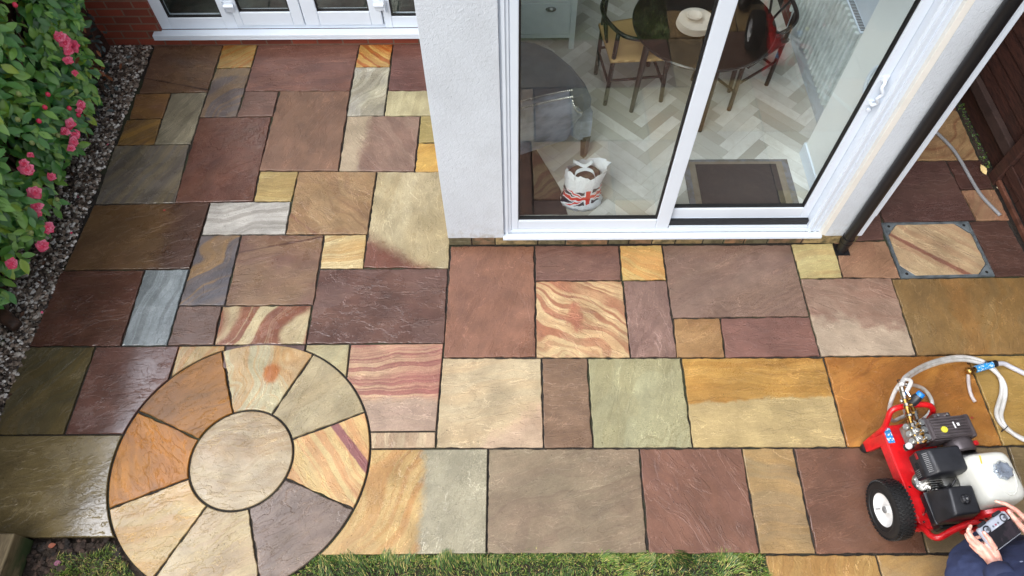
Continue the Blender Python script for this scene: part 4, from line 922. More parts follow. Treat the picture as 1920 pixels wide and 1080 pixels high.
wv = t.m('SINE', t.m('MULTIPLY', sp.outputs[1], 700.0)); t.set(b.inputs['Base Color'], t.mix(t.mr(wv, -0.6, 0.9), lin((38, 34, 36)), lin((58, 53, 54)))); b.inputs['Roughness'].default_value = 0.85
bm = BM(); box(bm, (1.36, 3.14, 0.158), (1.965, 3.52, 0.163), 0.002); obj('ribbed_centre', bm, ribm, mt, world=True)
bm = BM(); box(bm, (1.315, 3.105, 0.1582), (2.012, 3.545, 0.1602), 0.0); obj('woven_band', bm, simple('straw_band', (124, 116, 104), 0.8, bump=0.6, bscale=260, col2=(110, 100, 86)), mt, world=True)

# carrier bag with the union flag
bagm, t, b = mat('printed_plastic_bag')
P = t.n('TexCoord').outputs['Object']; sp = t.n('SeparateXYZ', None, Vector=P)
X0 = t.m('SUBTRACT', t.m('SUBTRACT', sp.outputs[0], 0.035), t.m('MULTIPLY', t.m('SUBTRACT', t.noise(P, 9.0, 2.0), 0.5), 0.03)); Z0 = t.m('SUBTRACT', t.m('SUBTRACT', sp.outputs[2], 0.155), t.m('ADD', t.m('MULTIPLY', X0, 0.16), t.m('MULTIPLY', t.m('SUBTRACT', t.noise(P, 7.0, 2.0), 0.5), 0.03)))
ax, az = t.m('ABSOLUTE', X0), t.m('ABSOLUTE', Z0)
red, navy, wh = lin((206, 52, 44)), lin((52, 44, 58)), lin((222, 226, 232))
dg = t.m('ABSOLUTE', t.m('SUBTRACT', ax, t.m('MULTIPLY', az, 1.9)))
col = t.mix(t.m('LESS_THAN', dg, 0.036), navy, wh)
col = t.mix(t.m('LESS_THAN', dg, 0.015), col, red)
col = t.mix(t.m('LESS_THAN', t.m('MINIMUM', ax, az), 0.026), col, wh)
col = t.mix(t.m('LESS_THAN', t.m('MINIMUM', ax, az), 0.016), col, red)
inside = t.m('MULTIPLY', t.m('LESS_THAN', az, 0.072), t.m('LESS_THAN', sp.outputs[1], 0.03))
col = t.mix(inside, wh, col)
txt = t.m('MULTIPLY', t.m('MULTIPLY', t.m('LESS_THAN', t.m('ABSOLUTE', t.m('SUBTRACT', sp.outputs[2], 0.030)), 0.010), t.m('LESS_THAN', t.m('ABSOLUTE', t.m('ADD', sp.outputs[0], 0.06)), 0.035)), t.m('GREATER_THAN', t.m('SINE', t.m('MULTIPLY', sp.outputs[0], 900.0)), 0.0))
col = t.mix(txt, col, lin((50, 80, 140)))
t.set(b.inputs['Base Color'], col); b.inputs['Roughness'].default_value = 0.3
t.set(b.inputs['Normal'], t.n('Bump', None, Strength=0.9, Distance=0.012, Height=t.noise(P, 16.0, 4.0, 0.6, 1.0)))
bag = thing('carrier_bag', 'white plastic carrier bag printed with a red, white and blue flag, standing by the glass', 'carrier bag', (0.485, 3.175, 0.151))
bm = BM(); N = 40; rings = []
for z, rx, ry in ((0.0, .110, .075), (0.012, .142, .095), (0.05, .150, .10), (0.09, .134, .095), (0.17, .128, .092), (0.24, .126, .092), (0.30, .130, .094), (0.335, .126, .09), (0.36, .118, .086)):
    rings.append([bm.verts.new(((rx + .008 * math.sin(k * 1.7 + z * 40)) * math.cos(2 * math.pi * k / N), (ry + .007 * math.sin(k * 2.3 + z * 60)) * math.sin(2 * math.pi * k / N), z + (0.016 * math.sin(4 * math.pi * k / N) + .008 * math.sin(14 * math.pi * k / N + 1) if z > .28 else 0))) for k in range(N)])
for A_, B_ in zip(rings, rings[1:]):
    for k in range(N): bm.faces.new((A_[k], A_[(k + 1) % N], B_[(k + 1) % N], B_[k]))
bm.faces.new(rings[0][::-1])
# gathered corner of the bag pulled up and outwards at the right
for v in rings[-1] + rings[-2]:
    k_ = max(0, v.co.x - .05) / .075; k_ *= 1.0 if v in rings[-1] else .45
    v.co += Vector((.050 * k_, .01 * k_, .045 * k_))
obj('bag_body', bm, bagm, bag, smooth=True)
plastic = simple('white_plastic_film', (222, 226, 232), 0.3, bump=0.8, bscale=24)
for s, yy in ((-1, -.055), (1, .055)):
    bm = BM(); pp = smooth_path([(-.075, yy * 1.5, .345), (-.06, yy * .8, .375), (0, yy * .25, .372), (.05, yy * .8, .378), (.07, yy * 1.5, .345)], 6)
    for a_, b_ in zip(pp, pp[1:]):
        bm.faces.new([bm.verts.new(v) for v in (a_ + Vector((0, -.015, 0)), b_ + Vector((0, -.015, 0)), b_ + Vector((0, .015, .002)), a_ + Vector((0, .015, .002)))])
    obj('handle', bm, plastic, bag, smooth=True)
bm = BM(); ball(bm, (0, 0, .31), .115, 2, (1, .72, .3)); obj('contents', bm, simple('brown_contents', (72, 48, 44), 0.8, bump=.6, bscale=30), bag, smooth=True)
# ------------------------------------------------------------------ fences
fwood, t, b = mat('stained_fence_wood')
P = t.n('TexCoord').outputs['Object']
st = t.noise(t.vm('MULTIPLY', P, (1.0, 0.9, 7.0)), 9.0, 6.0, 0.65, 0.6)
c = t.mix(t.mr(st, 0.35, 0.7), lin((72, 44, 36)), lin((44, 28, 25)))
t.set(b.inputs['Base Color'], t.mix(t.mr(t.noise(P, 3.0, 4.0), 0.5, 0.75, 0, .6), c, lin((36, 26, 22)))); b.inputs['Roughness'].default_value = 0.6
t.set(b.inputs['Normal'], t.n('Bump', None, Strength=0.6, Distance=0.004, Height=st))
def fence(name, label, cat, x, side, y0, y1, h, post_ys):
    """feather-edge panel fence in the plane X=x; side=+1 when the garden lies towards +X"""
    f = thing(name, label, cat, (x, (y0 + y1) / 2, 0))
    bm = BM(); z = 0.14; s = side
    while z < h:
        bm2 = [(x - s * .012, z), (x + s * .014, z), (x + s * .004, z + .125), (x - s * .012, z + .125)]
        vs = []
        for yy in (y0, y1): vs.append([bm.verts.new((p[0], yy, p[1])) for p in bm2])
        for k in range(4): bm.faces.new((vs[0][k], vs[0][(k + 1) % 4], vs[1][(k + 1) % 4], vs[1][k]))
        bm.faces.new(vs[0][::-1]); bm.faces.new(vs[1]); z += 0.108
    bmesh.ops.recalc_face_normals(bm, faces=bm.faces[:]); obj('boards', bm, fwood, f, world=True)
    bm = BM(); box(bm, (x - .02, y0, -0.03), (x + .02, y1, 0.138), 0.004); obj('gravel_board', bm, fwood, f, world=True)
    for py_ in post_ys: bm = BM(); box(bm, (x - .045, py_ - .045, -0.03), (x + .045, py_ + .045, h + .05), 0.006); obj('post', bm, fwood, f, world=True)
    bm = BM(); box(bm, (x - .03, y0, h + .01), (x + .03, y1, h + .04), 0.004); obj('capping', bm, fwood, f, world=True)
    return f
fence('board_fence', 'dark brown board fence behind the flowering shrub', 'fence', -3.60, 1, -1.5, 5.085, 1.75, (-1.0, 0.8, 2.6, 4.4))
fn = fence('board_fence', 'dark brown board fence beyond the downpipe, with a mid rail', 'fence', 3.76, -1, 3.56, 8.5, 1.75, (4.9, 6.7))
bm = BM(); box(bm, (3.69, 3.56, 0.16), (3.742, 8.5, 0.25), 0.005); box(bm, (3.69, 3.56, 1.2), (3.742, 8.5, 1.28), 0.005); obj('rail', bm, simple('greyed_rail_wood', (62, 46, 42), 0.7, var=.2, scale=8), fn, world=True)
gt = thing('wooden_gate', 'brown boarded gate panel with a lighter bottom edge beside the drain cover', 'gate', (3.70, 2.5, 0))
bm = BM(); y = 1.62
while y < 3.44: box(bm, (3.690, y, 0.06), (3.712, min(3.45, y + 0.118), 1.72), 0.004); y += 0.122
obj('boards', bm, fwood, gt, world=True)
lw_ = simple('reddish_edge_wood', (104, 66, 52), 0.55, var=0.25, scale=9)
bm = BM(); box(bm, (3.664, 1.60, 0.012), (3.690, 3.45, 0.05), 0.005); obj('bottom_strip', bm, lw_, gt, world=True)
bm = BM(); box(bm, (3.675, 1.60, 0.12), (3.6895, 3.45, 0.20), 0.004); box(bm, (3.675, 1.60, 1.4), (3.6895, 3.45, 1.49), 0.004)
me_ = Matrix.Translation((3.682, 2.5, .8)) @ Matrix.Rotation(R(34), 4, 'X'); box(bm, (-.0065, -1.02, -.045), (.0065, 1.02, .045), 0.003, mtx=me_); obj('brace', bm, fwood, gt, world=True)
for y_ in (3.455, 1.49): bm = BM(); box(bm, (3.665, y_, -0.03), (3.765, y_ + .10, 1.8), 0.006); obj('gate_post', bm, fwood, gt, world=True)
fence('board_fence', 'dark brown board fence at the right-hand side, nearest the machine', 'fence', 3.74, -1, -2.5, 1.48, 1.75, (-1.6, 0.1))

# railway sleeper edging, bottom left
slw, t, b = mat('weathered_sleeper')
P = t.n('TexCoord').outputs['Object']; st = t.noise(t.vm('MULTIPLY', P, (7.0, 0.8, 4.0)), 7.0, 6.0, 0.65, 0.8)
c = t.mix(t.mr(st, 0.3, 0.7), lin((126, 112, 84)), lin((84, 72, 52))); sp = t.n('SeparateXYZ', None, Vector=P)
t.set(b.inputs['Base Color'], t.mix(t.m('MULTIPLY', t.mr(t.noise(P, 5.0, 4.0), .4, .6), t.mr(sp.outputs[2], 0.13, 0.02)), c, lin((52, 66, 34)))); b.inputs['Roughness'].default_value = 0.7
t.set(b.inputs['Normal'], t.n('Bump', None, Strength=0.8, Distance=0.006, Height=st))
bm = BM(); box(bm, (-3.02, -1.6, -0.04), (-2.775, 0.872, 0.148), 0.008, 3)
tag(obj('timber_sleeper', bm, slw, loc=(-2.9, -0.3, 0)), 'weathered timber sleeper lying at the lower left corner beside the soil', 'sleeper')

# ------------------------------------------------------------------ gravel strip (uncountable)
def scatter_rocks(name, region, n, rmin, rmax, mats, z=0.0):
    bm = BM(); base = []
    for s in range(5):
        t_ = BM(); bmesh.ops.create_icosphere(t_, subdivisions=1, radius=1.0); rr = random.Random(s)
        for v in t_.verts: v.co *= rr.uniform(0.75, 1.2)
        t_.verts.index_update(); base.append(([v.co.copy() for v in t_.verts], [[v.index for v in f.verts] for f in t_.faces])); t_.free()
    V, F, MI = [], [], []
    for i in range(n):
        x, y, zz = region(); r = rnd.uniform(rmin, rmax) * (1.5 if rnd.random() < .06 else 1); vs, fs = rnd.choice(base)
        m_ = Matrix.Translation((x, y, z + zz)) @ Matrix.Rotation(rnd.uniform(0, 6.28), 4, 'Z') @ Matrix.Rotation(rnd.uniform(-.6, .6), 4, 'X') @ Matrix.Diagonal((r * 1.25, r, r * .65, 1)); k = len(V)
        V += [m_ @ v for v in vs]; F += [[k + q for q in f] for f in fs]; mi = rnd.choices(range(len(mats)), [5, 5, 3, 3, 2][:len(mats)])[0]; MI += [mi] * len(fs)
    bm.free(); me = bpy.data.meshes.new(name); me.from_pydata(V, [], F); me.polygons.foreach_set('material_index', MI)
    for m_ in mats: me.materials.append(m_)
    o = bpy.data.objects.new(name, me); C.objects.link(o); o['kind'] = 'stuff'; return o
gm = [simple('gravel_tone', c_, 0.35, var=.25, scale=30) for c_ in ((92, 80, 70), (146, 130, 116), (58, 50, 46), (200, 192, 182), (238, 234, 228))]
def gr():
    y = rnd.uniform(1.35, 5.09); return rnd.uniform(-3.58, -3.205 - max(0, .02 * (3 - y))), y, rnd.uniform(-.012, .004)
g_ = scatter_rocks('gravel', gr, 8000, 0.0075, 0.0160, gm)
bm = BM(); prism(bm, [(-3.60, 5.09), (-3.60, 1.2), (-3.2, 1.2), (-3.18, 5.09)], -0.05, -0.014); tag(obj('gravel_bed', bm, soil), kind='structure')

# ------------------------------------------------------------------ leaves
def leaf_mesh(V, F, MI, pos, nrm, up, L, W, fold=0.25, droop=0.2, mi=0):
    """one pointed, folded leaf of eight faces"""
    n_ = nrm.normalized(); a = (up - n_ * up.dot(n_)).normalized() if (up - n_ * up.dot(n_)).length > 1e-3 else Vector((1, 0, 0)); s = n_.cross(a); k = len(V)
    for t_, w_ in ((0, 0.06), (0.22, 0.72), (0.5, 1.0), (0.78, 0.62), (1.0, 0.02)):
        c_ = pos + a * (L * t_) - n_ * (droop * L * t_ * t_)
        V += [c_ - s * (W * .5 * w_) + n_ * (fold * W * .5 * w_), c_, c_ + s * (W * .5 * w_) + n_ * (fold * W * .5 * w_)]
    for i in range(4):
        b_ = k + i * 3; F.append((b_, b_ + 1, b_ + 4, b_ + 3)); F.append((b_ + 1, b_ + 2, b_ + 5, b_ + 4)); MI += [mi, mi]
def leafmat(name, c1, c2, rough=0.33):
    m, t, b = mat(name); P = t.n('TexCoord').outputs['Object']; gi = t.n('NewGeometry')
    rn = t.m('ADD', t.m('MULTIPLY', gi.outputs['Random Per Island'], 0.75), t.m('MULTIPLY', t.noise(P, 4.0, 2.0), 0.3))
    t.set(b.inputs['Base Color'], t.mix(t.mr(rn, 0.15, 0.95), lin(c1), lin(c2))); b.inputs['Roughness'].default_value = rough
    b.inputs['Subsurface Weight'].default_value = 0.0
    b.inputs['Coat Weight'].default_value = 0.25; b.inputs['Coat Roughness'].default_value = 0.25
    t.set(b.inputs['Normal'], t.n('Bump', None, Strength=0.3, Distance=0.002, Height=t.noise(P, 70.0, 3.0)))
    return m
lm = [leafmat('camellia_leaf', (70, 128, 56), (128, 174, 78)), leafmat('camellia_leaf_dark', (46, 94, 48), (80, 136, 62)), leafmat('camellia_leaf_young', (104, 146, 46), (150, 176, 60))]
def mesh_obj(name, V, F, MI, mats, parent=None, smooth=True):
    me = bpy.data.meshes.new(name); inv = top_of(parent).matrix_basis.inverted() if parent else Matrix()
    me.from_pydata([inv @ v for v in V], [], F); me.polygons.foreach_set('material_index', MI)
    if smooth: me.polygons.foreach_set('use_smooth', [True] * len(F))
    for m_ in mats: me.materials.append(m_)
    o = bpy.data.objects.new(name, me); C.objects.link(o); o.parent = parent; return o

shrub = thing('camellia_shrub', 'dense green camellia shrub with pink flowers over the gravel, in front of the left fence', 'shrub', (-3.47, 3.4, 0))
bark = simple('brown_bark', (84, 66, 50), 0.8, var=.3, bump=.6, bscale=40)
rs = random.Random(3); V, F, MI = [], [], []
blobs = []
for i in range(46):
    y = rs.uniform(2.15, 4.75); top_ = 1.75 - 0.25 * abs(y - 3.4)
    z = rs.uniform(0.32, top_); lowf = min(1, (z - .1) / .5)
    blobs.append((Vector((-3.50 + rs.uniform(-.02, .05) * lowf, y, z)), rs.uniform(.13, .22)))
for y, z, r_ in ((2.35, .30, .12), (2.6, .28, .15), (2.9, .3, .18), (3.2, .28, .17), (3.5, .32, .18), (3.8, .30, .19), (4.05, .30, .17), (4.3, .42, .18), (2.25, .6, .2), (2.1, .9, .2), (4.55, .75, .18), (4.5, 1.1, .2), (4.4, 1.4, .2)): blobs.append((Vector((-3.46, y, z)), r_))
for c_, r_ in blobs:
    for _ in range(int(96 * (r_ / .18) ** 2)):
        d = Vector((rs.gauss(.35, 1), rs.gauss(-.15, 1), rs.gauss(.3, 1))).normalized(); p = c_ + d * r_ * rs.uniform(.55, 1.08)
        if p.x < -3.62 or p.x > -3.20 or p.z < .07: continue
        n_ = (d * .7 + Vector((0.15, -.35, .85)) + Vector([rs.uniform(-.5, .5) for _ in range(3)])).normalized()
        up_ = Vector((rs.uniform(-.3, 1), rs.uniform(-1, .6), rs.uniform(-1, .2)))
        L_ = rs.uniform(.075, .118); young = rs.random() < (.07 if p.y > 2.7 else .22); mi = 2 if young else (1 if rs.random() < .35 else 0)
        leaf_mesh(V, F, MI, p, n_, up_, L_, L_ * rs.uniform(.46, .56), .28, .25, mi)
mesh_obj('foliage', V, F, MI, lm, shrub)
bm = BM()
for i in range(26):
    y0 = rs.choice((2.7, 3.4, 4.1)); y1 = y0 + rs.uniform(-.6, .6); z1 = rs.uniform(.4, 1.6)
    tube(bm, smooth_path([(-3.52, y0, -.02), (-3.52 + rs.uniform(-.03, .03), y0 * .6 + y1 * .4, z1 * .45), (-3.46 + rs.uniform(-.05, .12), y1, z1)], 5), [0.016 * (1 - .05 * q) for q in range(11)], 7)
obj('stem', bm, bark, shrub, world=True, smooth=True)
pink = [leafmat('camellia_petal', (236, 78, 118), (248, 134, 164), .5), leafmat('camellia_petal_deep', (222, 50, 88), (240, 84, 120), .5)]
def view_ray_x(u, v, x):  # where a flower seen at that spot of the photo meets the shrub's outer face
    d = [(u - 960) / 1305.8, (v - 540) / 1305.8, 1]; w_ = Vector([sum(d[i] * Mr[i][j] for i in range(3)) for j in range(3)]); t_ = x / w_.x
    return Vector((x, w_.y * t_, CAM_H + w_.z * t_))
FL = ((122, 78, .045), (112, 70, .036), (138, 86, .042), (128, 96, .034), (127, 113, .034), (140, 136, .022), (152, 197, .034), (149, 208, .022), (131, 232, .036), (122, 246, .032), (141, 252, .040), (138, 266, .036), (134, 278, .028),
      (50, 318, .044), (44, 306, .028), (65, 361, .046), (67, 388, .040), (69, 398, .034), (88, 426, .044), (80, 462, .044), (22, 495, .036), (96, 332, .028), (57, 290, .020))
for u, v, r_ in FL:
    p = view_ray_x(u, v, -3.255 if v < 300 else -3.25); V, F, MI = [], [], []
    face = Vector((.5, -.55, .7)) + Vector([rs.uniform(-.35, .35) for _ in range(3)]); face.normalize(); ux, uy = frame_of(face)
    for ring, (n_p, op, rr) in enumerate(((8, 1.0, 1.0), (7, .75, .8), (6, .5, .58), (4, .25, .36))):
        for k in range(n_p):
            a_ = 2 * math.pi * (k + .5 * ring) / n_p + rs.uniform(-.2, .2); o_ = ux * math.cos(a_) + uy * math.sin(a_)
            leaf_mesh(V, F, MI, p + face * (.004 * ring), (face * (.55 + op * .45) - o_ * (1 - op) * .9), o_ * (.4 + op) + face * (1 - op) * .9, r_ * rr * rs.uniform(.75, 1.35), r_ * rr * 1.15, .35, .15 + .2 * op, 1 if ring == 3 or rs.random() < .25 else 0)
    mesh_obj('flower', V, F, MI, pink, shrub)
for u, v, cc in ((28, 9, 1), (90, 177, 1), (143, 171, 0), (130, 203, 1), (73, 227, 1), (84, 201, 1), (147, 216, 1), (35, 176, 0), (33, 224, 0), (108, 254, 0), (107, 374, 0), (10, 390, 1), (58, 436, 0), (60, 268, 0)):
    p = view_ray_x(u, v, -3.25); bm = BM(); ball(bm, p, .016, 2, (1, 1, 1.25))
    obj('bud', bm, pink[1] if cc else simple('green_bud', (150, 164, 100), .5), shrub, world=True, smooth=True)

# petals dropped on the gravel under the camellia
for k, (x, y) in enumerate(((-3.27, 2.62), (-3.24, 3.02), (-3.30, 3.38), (-3.25, 3.9), (-3.22, 2.35))):
    V, F, MI = [], [], []; leaf_mesh(V, F, MI, Vector((0, 0, 0)), Vector((.2, -.2, 1)), Vector((math.cos(k * 2.1), math.sin(k * 2.1), .05)), .022, .018, .3, .1)
    o = mesh_obj('petal', V, F, MI, [pink[k % 2]]); o.location = (x, y, .008); tag(o, 'pink petal dropped on the gravel strip below the camellia, %s of five' % ('second nearest', 'middle one', 'second farthest', 'farthest', 'nearest')[k], 'petal', 'pink petals on the gravel')

# dead leaves and twigs blown onto the gravel (uncountable litter)
V, F, MI = [], [], []
for i in range(170):
    p = Vector((rs.uniform(-3.56, -3.22), rs.uniform(1.6, 5.05), rs.uniform(.004, .016)))
    leaf_mesh(V, F, MI, p, Vector((rs.uniform(-.5, .5), rs.uniform(-.5, .5), 1)), Vector((rs.uniform(-1, 1), rs.uniform(-1, 1), 0)), rs.uniform(.02, .05), rs.uniform(.008, .022), .3, .2, i % 2)
mesh_obj('leaf_litter', V, F, MI, [simple('litter_brown', (86, 58, 40), .7), simple('litter_dark', (50, 38, 30), .7)])['kind'] = 'stuff'

# dark, sparse shrub between the camellia and the brick wall
ds = thing('sparse_shrub', 'small dark leafy plant with rusty leaves between the camellia and the brick wall', 'plant', (-3.42, 4.45, 0))
V, F, MI = [], [], []; dl_ = [leafmat('dark_leaf', (34, 46, 44), (52, 66, 66)), leafmat('rusty_leaf', (110, 62, 36), (140, 84, 44), .7)]
for i in range(150):
    y = rs.uniform(3.9, 4.75); p = Vector((-3.40 + rs.gauss(0, .06), y, rs.uniform(.08, .62)))
    leaf_mesh(V, F, MI, p, Vector((rs.uniform(-.2, .7), rs.uniform(-.8, .2), 1)), Vector((rs.uniform(-1, 1), rs.uniform(-1, 1), -.2)), rs.uniform(.04, .065), rs.uniform(.022, .032), .2, .2, 1 if rs.random() < .14 else 0)
mesh_obj('foliage', V, F, MI, dl_, ds)
bm = BM()
for y0, y1, z1 in ((4.2, 4.3, .55), (4.45, 4.5, .6), (4.1, 3.95, .4), (4.6, 4.7, .5)): tube(bm, smooth_path([(-3.42, y0, -.02), (-3.41, (y0 + y1) / 2, z1 / 2), (-3.38, y1, z1)], 5), .005, 6)
obj('stem', bm, bark, ds, world=True)

# cut stump beside the gravel, lower left
bm = BM(); tube(bm, smooth_path([(-3.66, 2.30, .03), (-3.52, 2.34, .06), (-3.40, 2.28, .05), (-3.335, 2.235, .03)], 5), [.055, .055, .053, .05, .05, .05, .05, .048, .048, .046, .046, .044, .044, .042, .04, .036], 12)
tag(obj('fallen_log', bm, simple('wet_log_bark', (74, 50, 36), .6, var=.3, bump=.9, bscale=30, col2=(40, 28, 22)), smooth=True, loc=(-3.5, 2.3, 0)), 'short brown log lying on the gravel below the camellia', 'log')
tg = thing('grass_tuft', 'small tuft of thin green grass on the gravel at the left edge', 'grass tuft', (-3.46, 2.12, 0)); V, F, MI = [], [], []
gmat = [leafmat('grass_blade', (72, 104, 36), (122, 146, 52), .5), leafmat('grass_blade_dark', (42, 76, 30), (72, 104, 38), .5), leafmat('grass_blade_straw', (168, 154, 88), (196, 180, 112), .7)]
def blade(V, F, MI, p, L, lean, w, mi):
    k = len(V); s = Vector((-lean.y, lean.x, 0)); s = s.normalized() * w if s.length > 1e-4 else Vector((w, 0, 0))
    V += [p - s, p + s, p + lean * (L * .35) + Vector((0, 0, L * .55)) - s * .8, p + lean * (L * .35) + Vector((0, 0, L * .55)) + s * .8, p + lean * L + Vector((0, 0, L * .72))]
    F += [(k, k + 1, k + 3, k + 2), (k + 2, k + 3, k + 4)]; MI += [mi, mi]
for i in range(60): a_ = rs.uniform(0, 6.28); blade(V, F, MI, Vector((-3.46 + rs.gauss(0, .02), 2.12 + rs.gauss(0, .02), -.01)), rs.uniform(.04, .09), Vector((math.cos(a_), math.sin(a_), 0)) * rs.uniform(.2, .9), .0016, rs.choice((0, 0, 1)))
mesh_obj('blades', V, F, MI, gmat, tg)

# ------------------------------------------------------------------ lawn
V, F, MI = [], [], []; rg = random.Random(11)
def on_lawn(x, y):
    if (Vector((x, y)) - CC).length < CR + .004: return 0
    if x > -1.30 and x < 1.412: return 1 if y < .792 else 0
    if x > -2.76 and x <= -1.30:
        d = (Vector((x, y)) - CC).length - CR
        if d < .035 and x < -1.5: return 0
        lim = .85 - .10 * max(0, (-2.2 - x) / .5) + .04 * noise.noise(Vector((x * 6, y * 6, 3)))
        if x < -2.60: return 1 if y < .74 - (-2.60 - x) * 2.2 else 0
        return 1 if y < lim else 0
    return 0
def lawn_blade(x, y, edge=1.0):
    cl = noise.noise(Vector((x * 9, y * 9, 0))); cl2 = noise.noise(Vector((x * 2.5, y * 2.5, 5)))
    a_ = rg.uniform(0, 6.28) if cl < .1 else 1.2 + cl2 * 3; L_ = rg.uniform(.015, .034) * (1 + .5 * cl) * edge
    mi = 2 if rg.random() < .17 else (1 if cl2 + rg.uniform(-.5, .5) > .1 else 0)
    blade(V, F, MI, Vector((x, y, -.045 + max(0, .02 * cl) + (.03 if edge > 1 else 0.02))), L_, Vector((math.cos(a_), math.sin(a_), 0)) * rg.uniform(.2, 1.1), rg.uniform(.0010, .0019), mi)
for i in range(52000):
    y = .80 - (rg.random() ** 1.4) * 1.0; x = rg.uniform(-1.5, 1.412)
    if on_lawn(x, y): lawn_blade(x, y)
for i in range(22000):
    x, y = rg.uniform(-2.76, -1.3), rg.uniform(.2, .86)
    if on_lawn(x, y): lawn_blade(x, y)
for i in range(3800):   # tufts leaning over the stone edges
    x = rg.uniform(-1.28, 1.41); y = .772 + .016 * noise.noise(Vector((x * 14, 2, 1))) - rg.random() * .03; lawn_blade(x, y, 1.0)
for i in range(20000):
    x, y = rg.uniform(-2.7, 1.41), rg.uniform(-1.6, .1)
    if on_lawn(x, y) or y < .2: lawn_blade(x, y, 1.3)
lawn = mesh_obj('lawn_grass', V, F, MI, gmat); lawn['kind'] = 'stuff'
bm = BM(); prism(bm, [(-2.77, .86), (-2.77, -2.2), (1.41, -2.2), (1.41, .778)], -.052, -.030); tag(obj('lawn_soil', bm, soil), kind='structure')
def gr2():
    while True:
        x, y = rnd.uniform(-2.76, -2.2), rnd.uniform(.4, .87)
        if (Vector((x, y)) - CC).length > CR + .01: return x, y, 0
clod = [simple('soil_clod', c_, .8, var=.3, scale=25, bump=.5) for c_ in ((58, 44, 36), (78, 60, 50), (40, 32, 28))]
scatter_rocks('soil_clods', gr2, 420, .007, .02, clod, -.026)
for px_, py_, c_, lb in ((-2.665, .83, (150, 82, 56), 'orange-brown leaf on the soil by the sleeper'), (-2.60, .735, (150, 84, 118), 'purple petal on the soil by the sleeper')):
    V, F, MI = [], [], []; leaf_mesh(V, F, MI, Vector((0, 0, 0)), Vector((.1, -.2, 1)), Vector((1, .4, 0)), .04, .03, .2, .1); o = mesh_obj('fallen_leaf', V, F, MI, [simple('fallen_leaf_tone', c_, .6)]); o.location = (px_, py_, -.008); tag(o, lb, 'leaf')

# weeds along the foot of the far right fence
wd = thing('weeds', 'low green weeds along the foot of the dark fence beyond the downpipe', 'weeds', (3.68, 3.95, 0)); V, F, MI = [], [], []
for i in range(120):
    y = 3.60 + rs.random() ** 1.3 * .9; p = Vector((3.675 + rs.gauss(0, .014), y, rs.uniform(-.005, .045)))
    leaf_mesh(V, F, MI, p, Vector((rs.uniform(-.6, .3), rs.uniform(-.5, .5), 1)), Vector((rs.uniform(-1, .5), rs.uniform(-1, 1), .3)), rs.uniform(.010, .022), rs.uniform(.006, .010), .2, .2, 0 if rs.random() < .25 else 1)
mesh_obj('foliage', V, F, MI, gmat, wd)
# pale fallen leaves by the gate post
for k, (x, y, a_, c_) in enumerate(((3.625, 3.53, 1.9, (214, 190, 132)), (3.675, 3.46, .6, (206, 186, 140)), (3.66, 3.405, -.4, (226, 214, 180)))):
    V, F, MI = [], [], []; leaf_mesh(V, F, MI, Vector((0, 0, 0)), Vector((.2 * (k - 1), -.3, 1)), Vector((math.cos(a_), math.sin(a_), .15)), .085 - .012 * k, .045, .35, -.15)
    o = mesh_obj('fallen_leaf', V, F, MI, [simple('dry_leaf_%d' % 0, c_, .6)]); o.location = (x, y, .012)
    tag(o, ('dry yellow leaf standing against the fence corner, farthest of three', 'dry yellow leaf by the fence corner, middle of three', 'small pale leaf by the fence corner, nearest of three')[k], 'leaf', 'fallen leaves at the fence corner')
# small red petals and bits on the paving
for x, y, lb in ((-2.63, 3.235, 'tiny red petal on the large brown slab at the left'), (2.83, 1.57, 'tiny dark red petal on the orange slab behind the machine')):
    V, F, MI = [], [], []; leaf_mesh(V, F, MI, Vector((0, 0, 0)), Vector((0, -.2, 1)), Vector((1, .2, 0)), .022, .014, .3, .1); o = mesh_obj('petal', V, F, MI, [simple('red_petal', (150, 50, 40), .5)]); o.location = (x, y, .004); tag(o, lb, 'petal')

# grey flexible pipe on the far right paving
gp = [(3.20, 4.20, .013), (3.30, 4.10, .013), (3.390, 3.963, .013), (3.455, 3.802, .013), (3.480, 3.652, .013), (3.494, 3.491, .013), (3.518, 3.319, .013), (3.588, 3.137, .013)]
bm = BM(); tube(bm, smooth_path(gp, 8), .0125, 12)
tag(obj('flexible_pipe', bm, simple('grey_pipe', (136, 138, 142), .4, var=.06), smooth=True, loc=(3.53, 3.7, 0)), 'thin grey flexible pipe lying on the paving between downpipe and fence', 'pipe')
# ------------------------------------------------------------------ pressure washer (built in its own frame: x to the right, y away from the camera)
pw = thing('pressure_washer', 'red petrol pressure washer on pneumatic wheels, with white fuel tank and brass pump fittings', 'pressure washer', (2.445, 1.155, 0), R(6))
redp = simple('red_powder_coat', (222, 26, 32), 0.34, var=.16, scale=14, coat=.15, k=.9, bump=.12, bscale=40)
blk = simple('black_moulded_plastic', (34, 35, 40), 0.36, var=.15, scale=20, bump=.15, bscale=220)
blk2 = simple('satin_black_metal', (26, 26, 28), 0.42, var=.15)
alu = simple('cast_aluminium', (188, 188, 184), 0.34, 1.0, .18, 26, bump=.3, bscale=90)
chrome = simple('plated_steel', (214, 212, 206), 0.2, 1.0, .1, 30)
brass = simple('brass', (190, 150, 84), 0.26, 1.0, .2, 30, col2=(140, 104, 56))
pumpm = simple('grey_brown_pump_casting', (104, 96, 98), 0.38, .55, .15, 16, bump=.25)
cream_tank = simple('white_fuel_tank', (226, 226, 216), 0.25, var=.03, scale=4, coat=.4)
rubber = simple('tyre_rubber', (24, 24, 25), 0.55, var=.2, scale=18, bump=.3, bscale=120)
bluep = simple('blue_plastic', (24, 122, 206), 0.3)
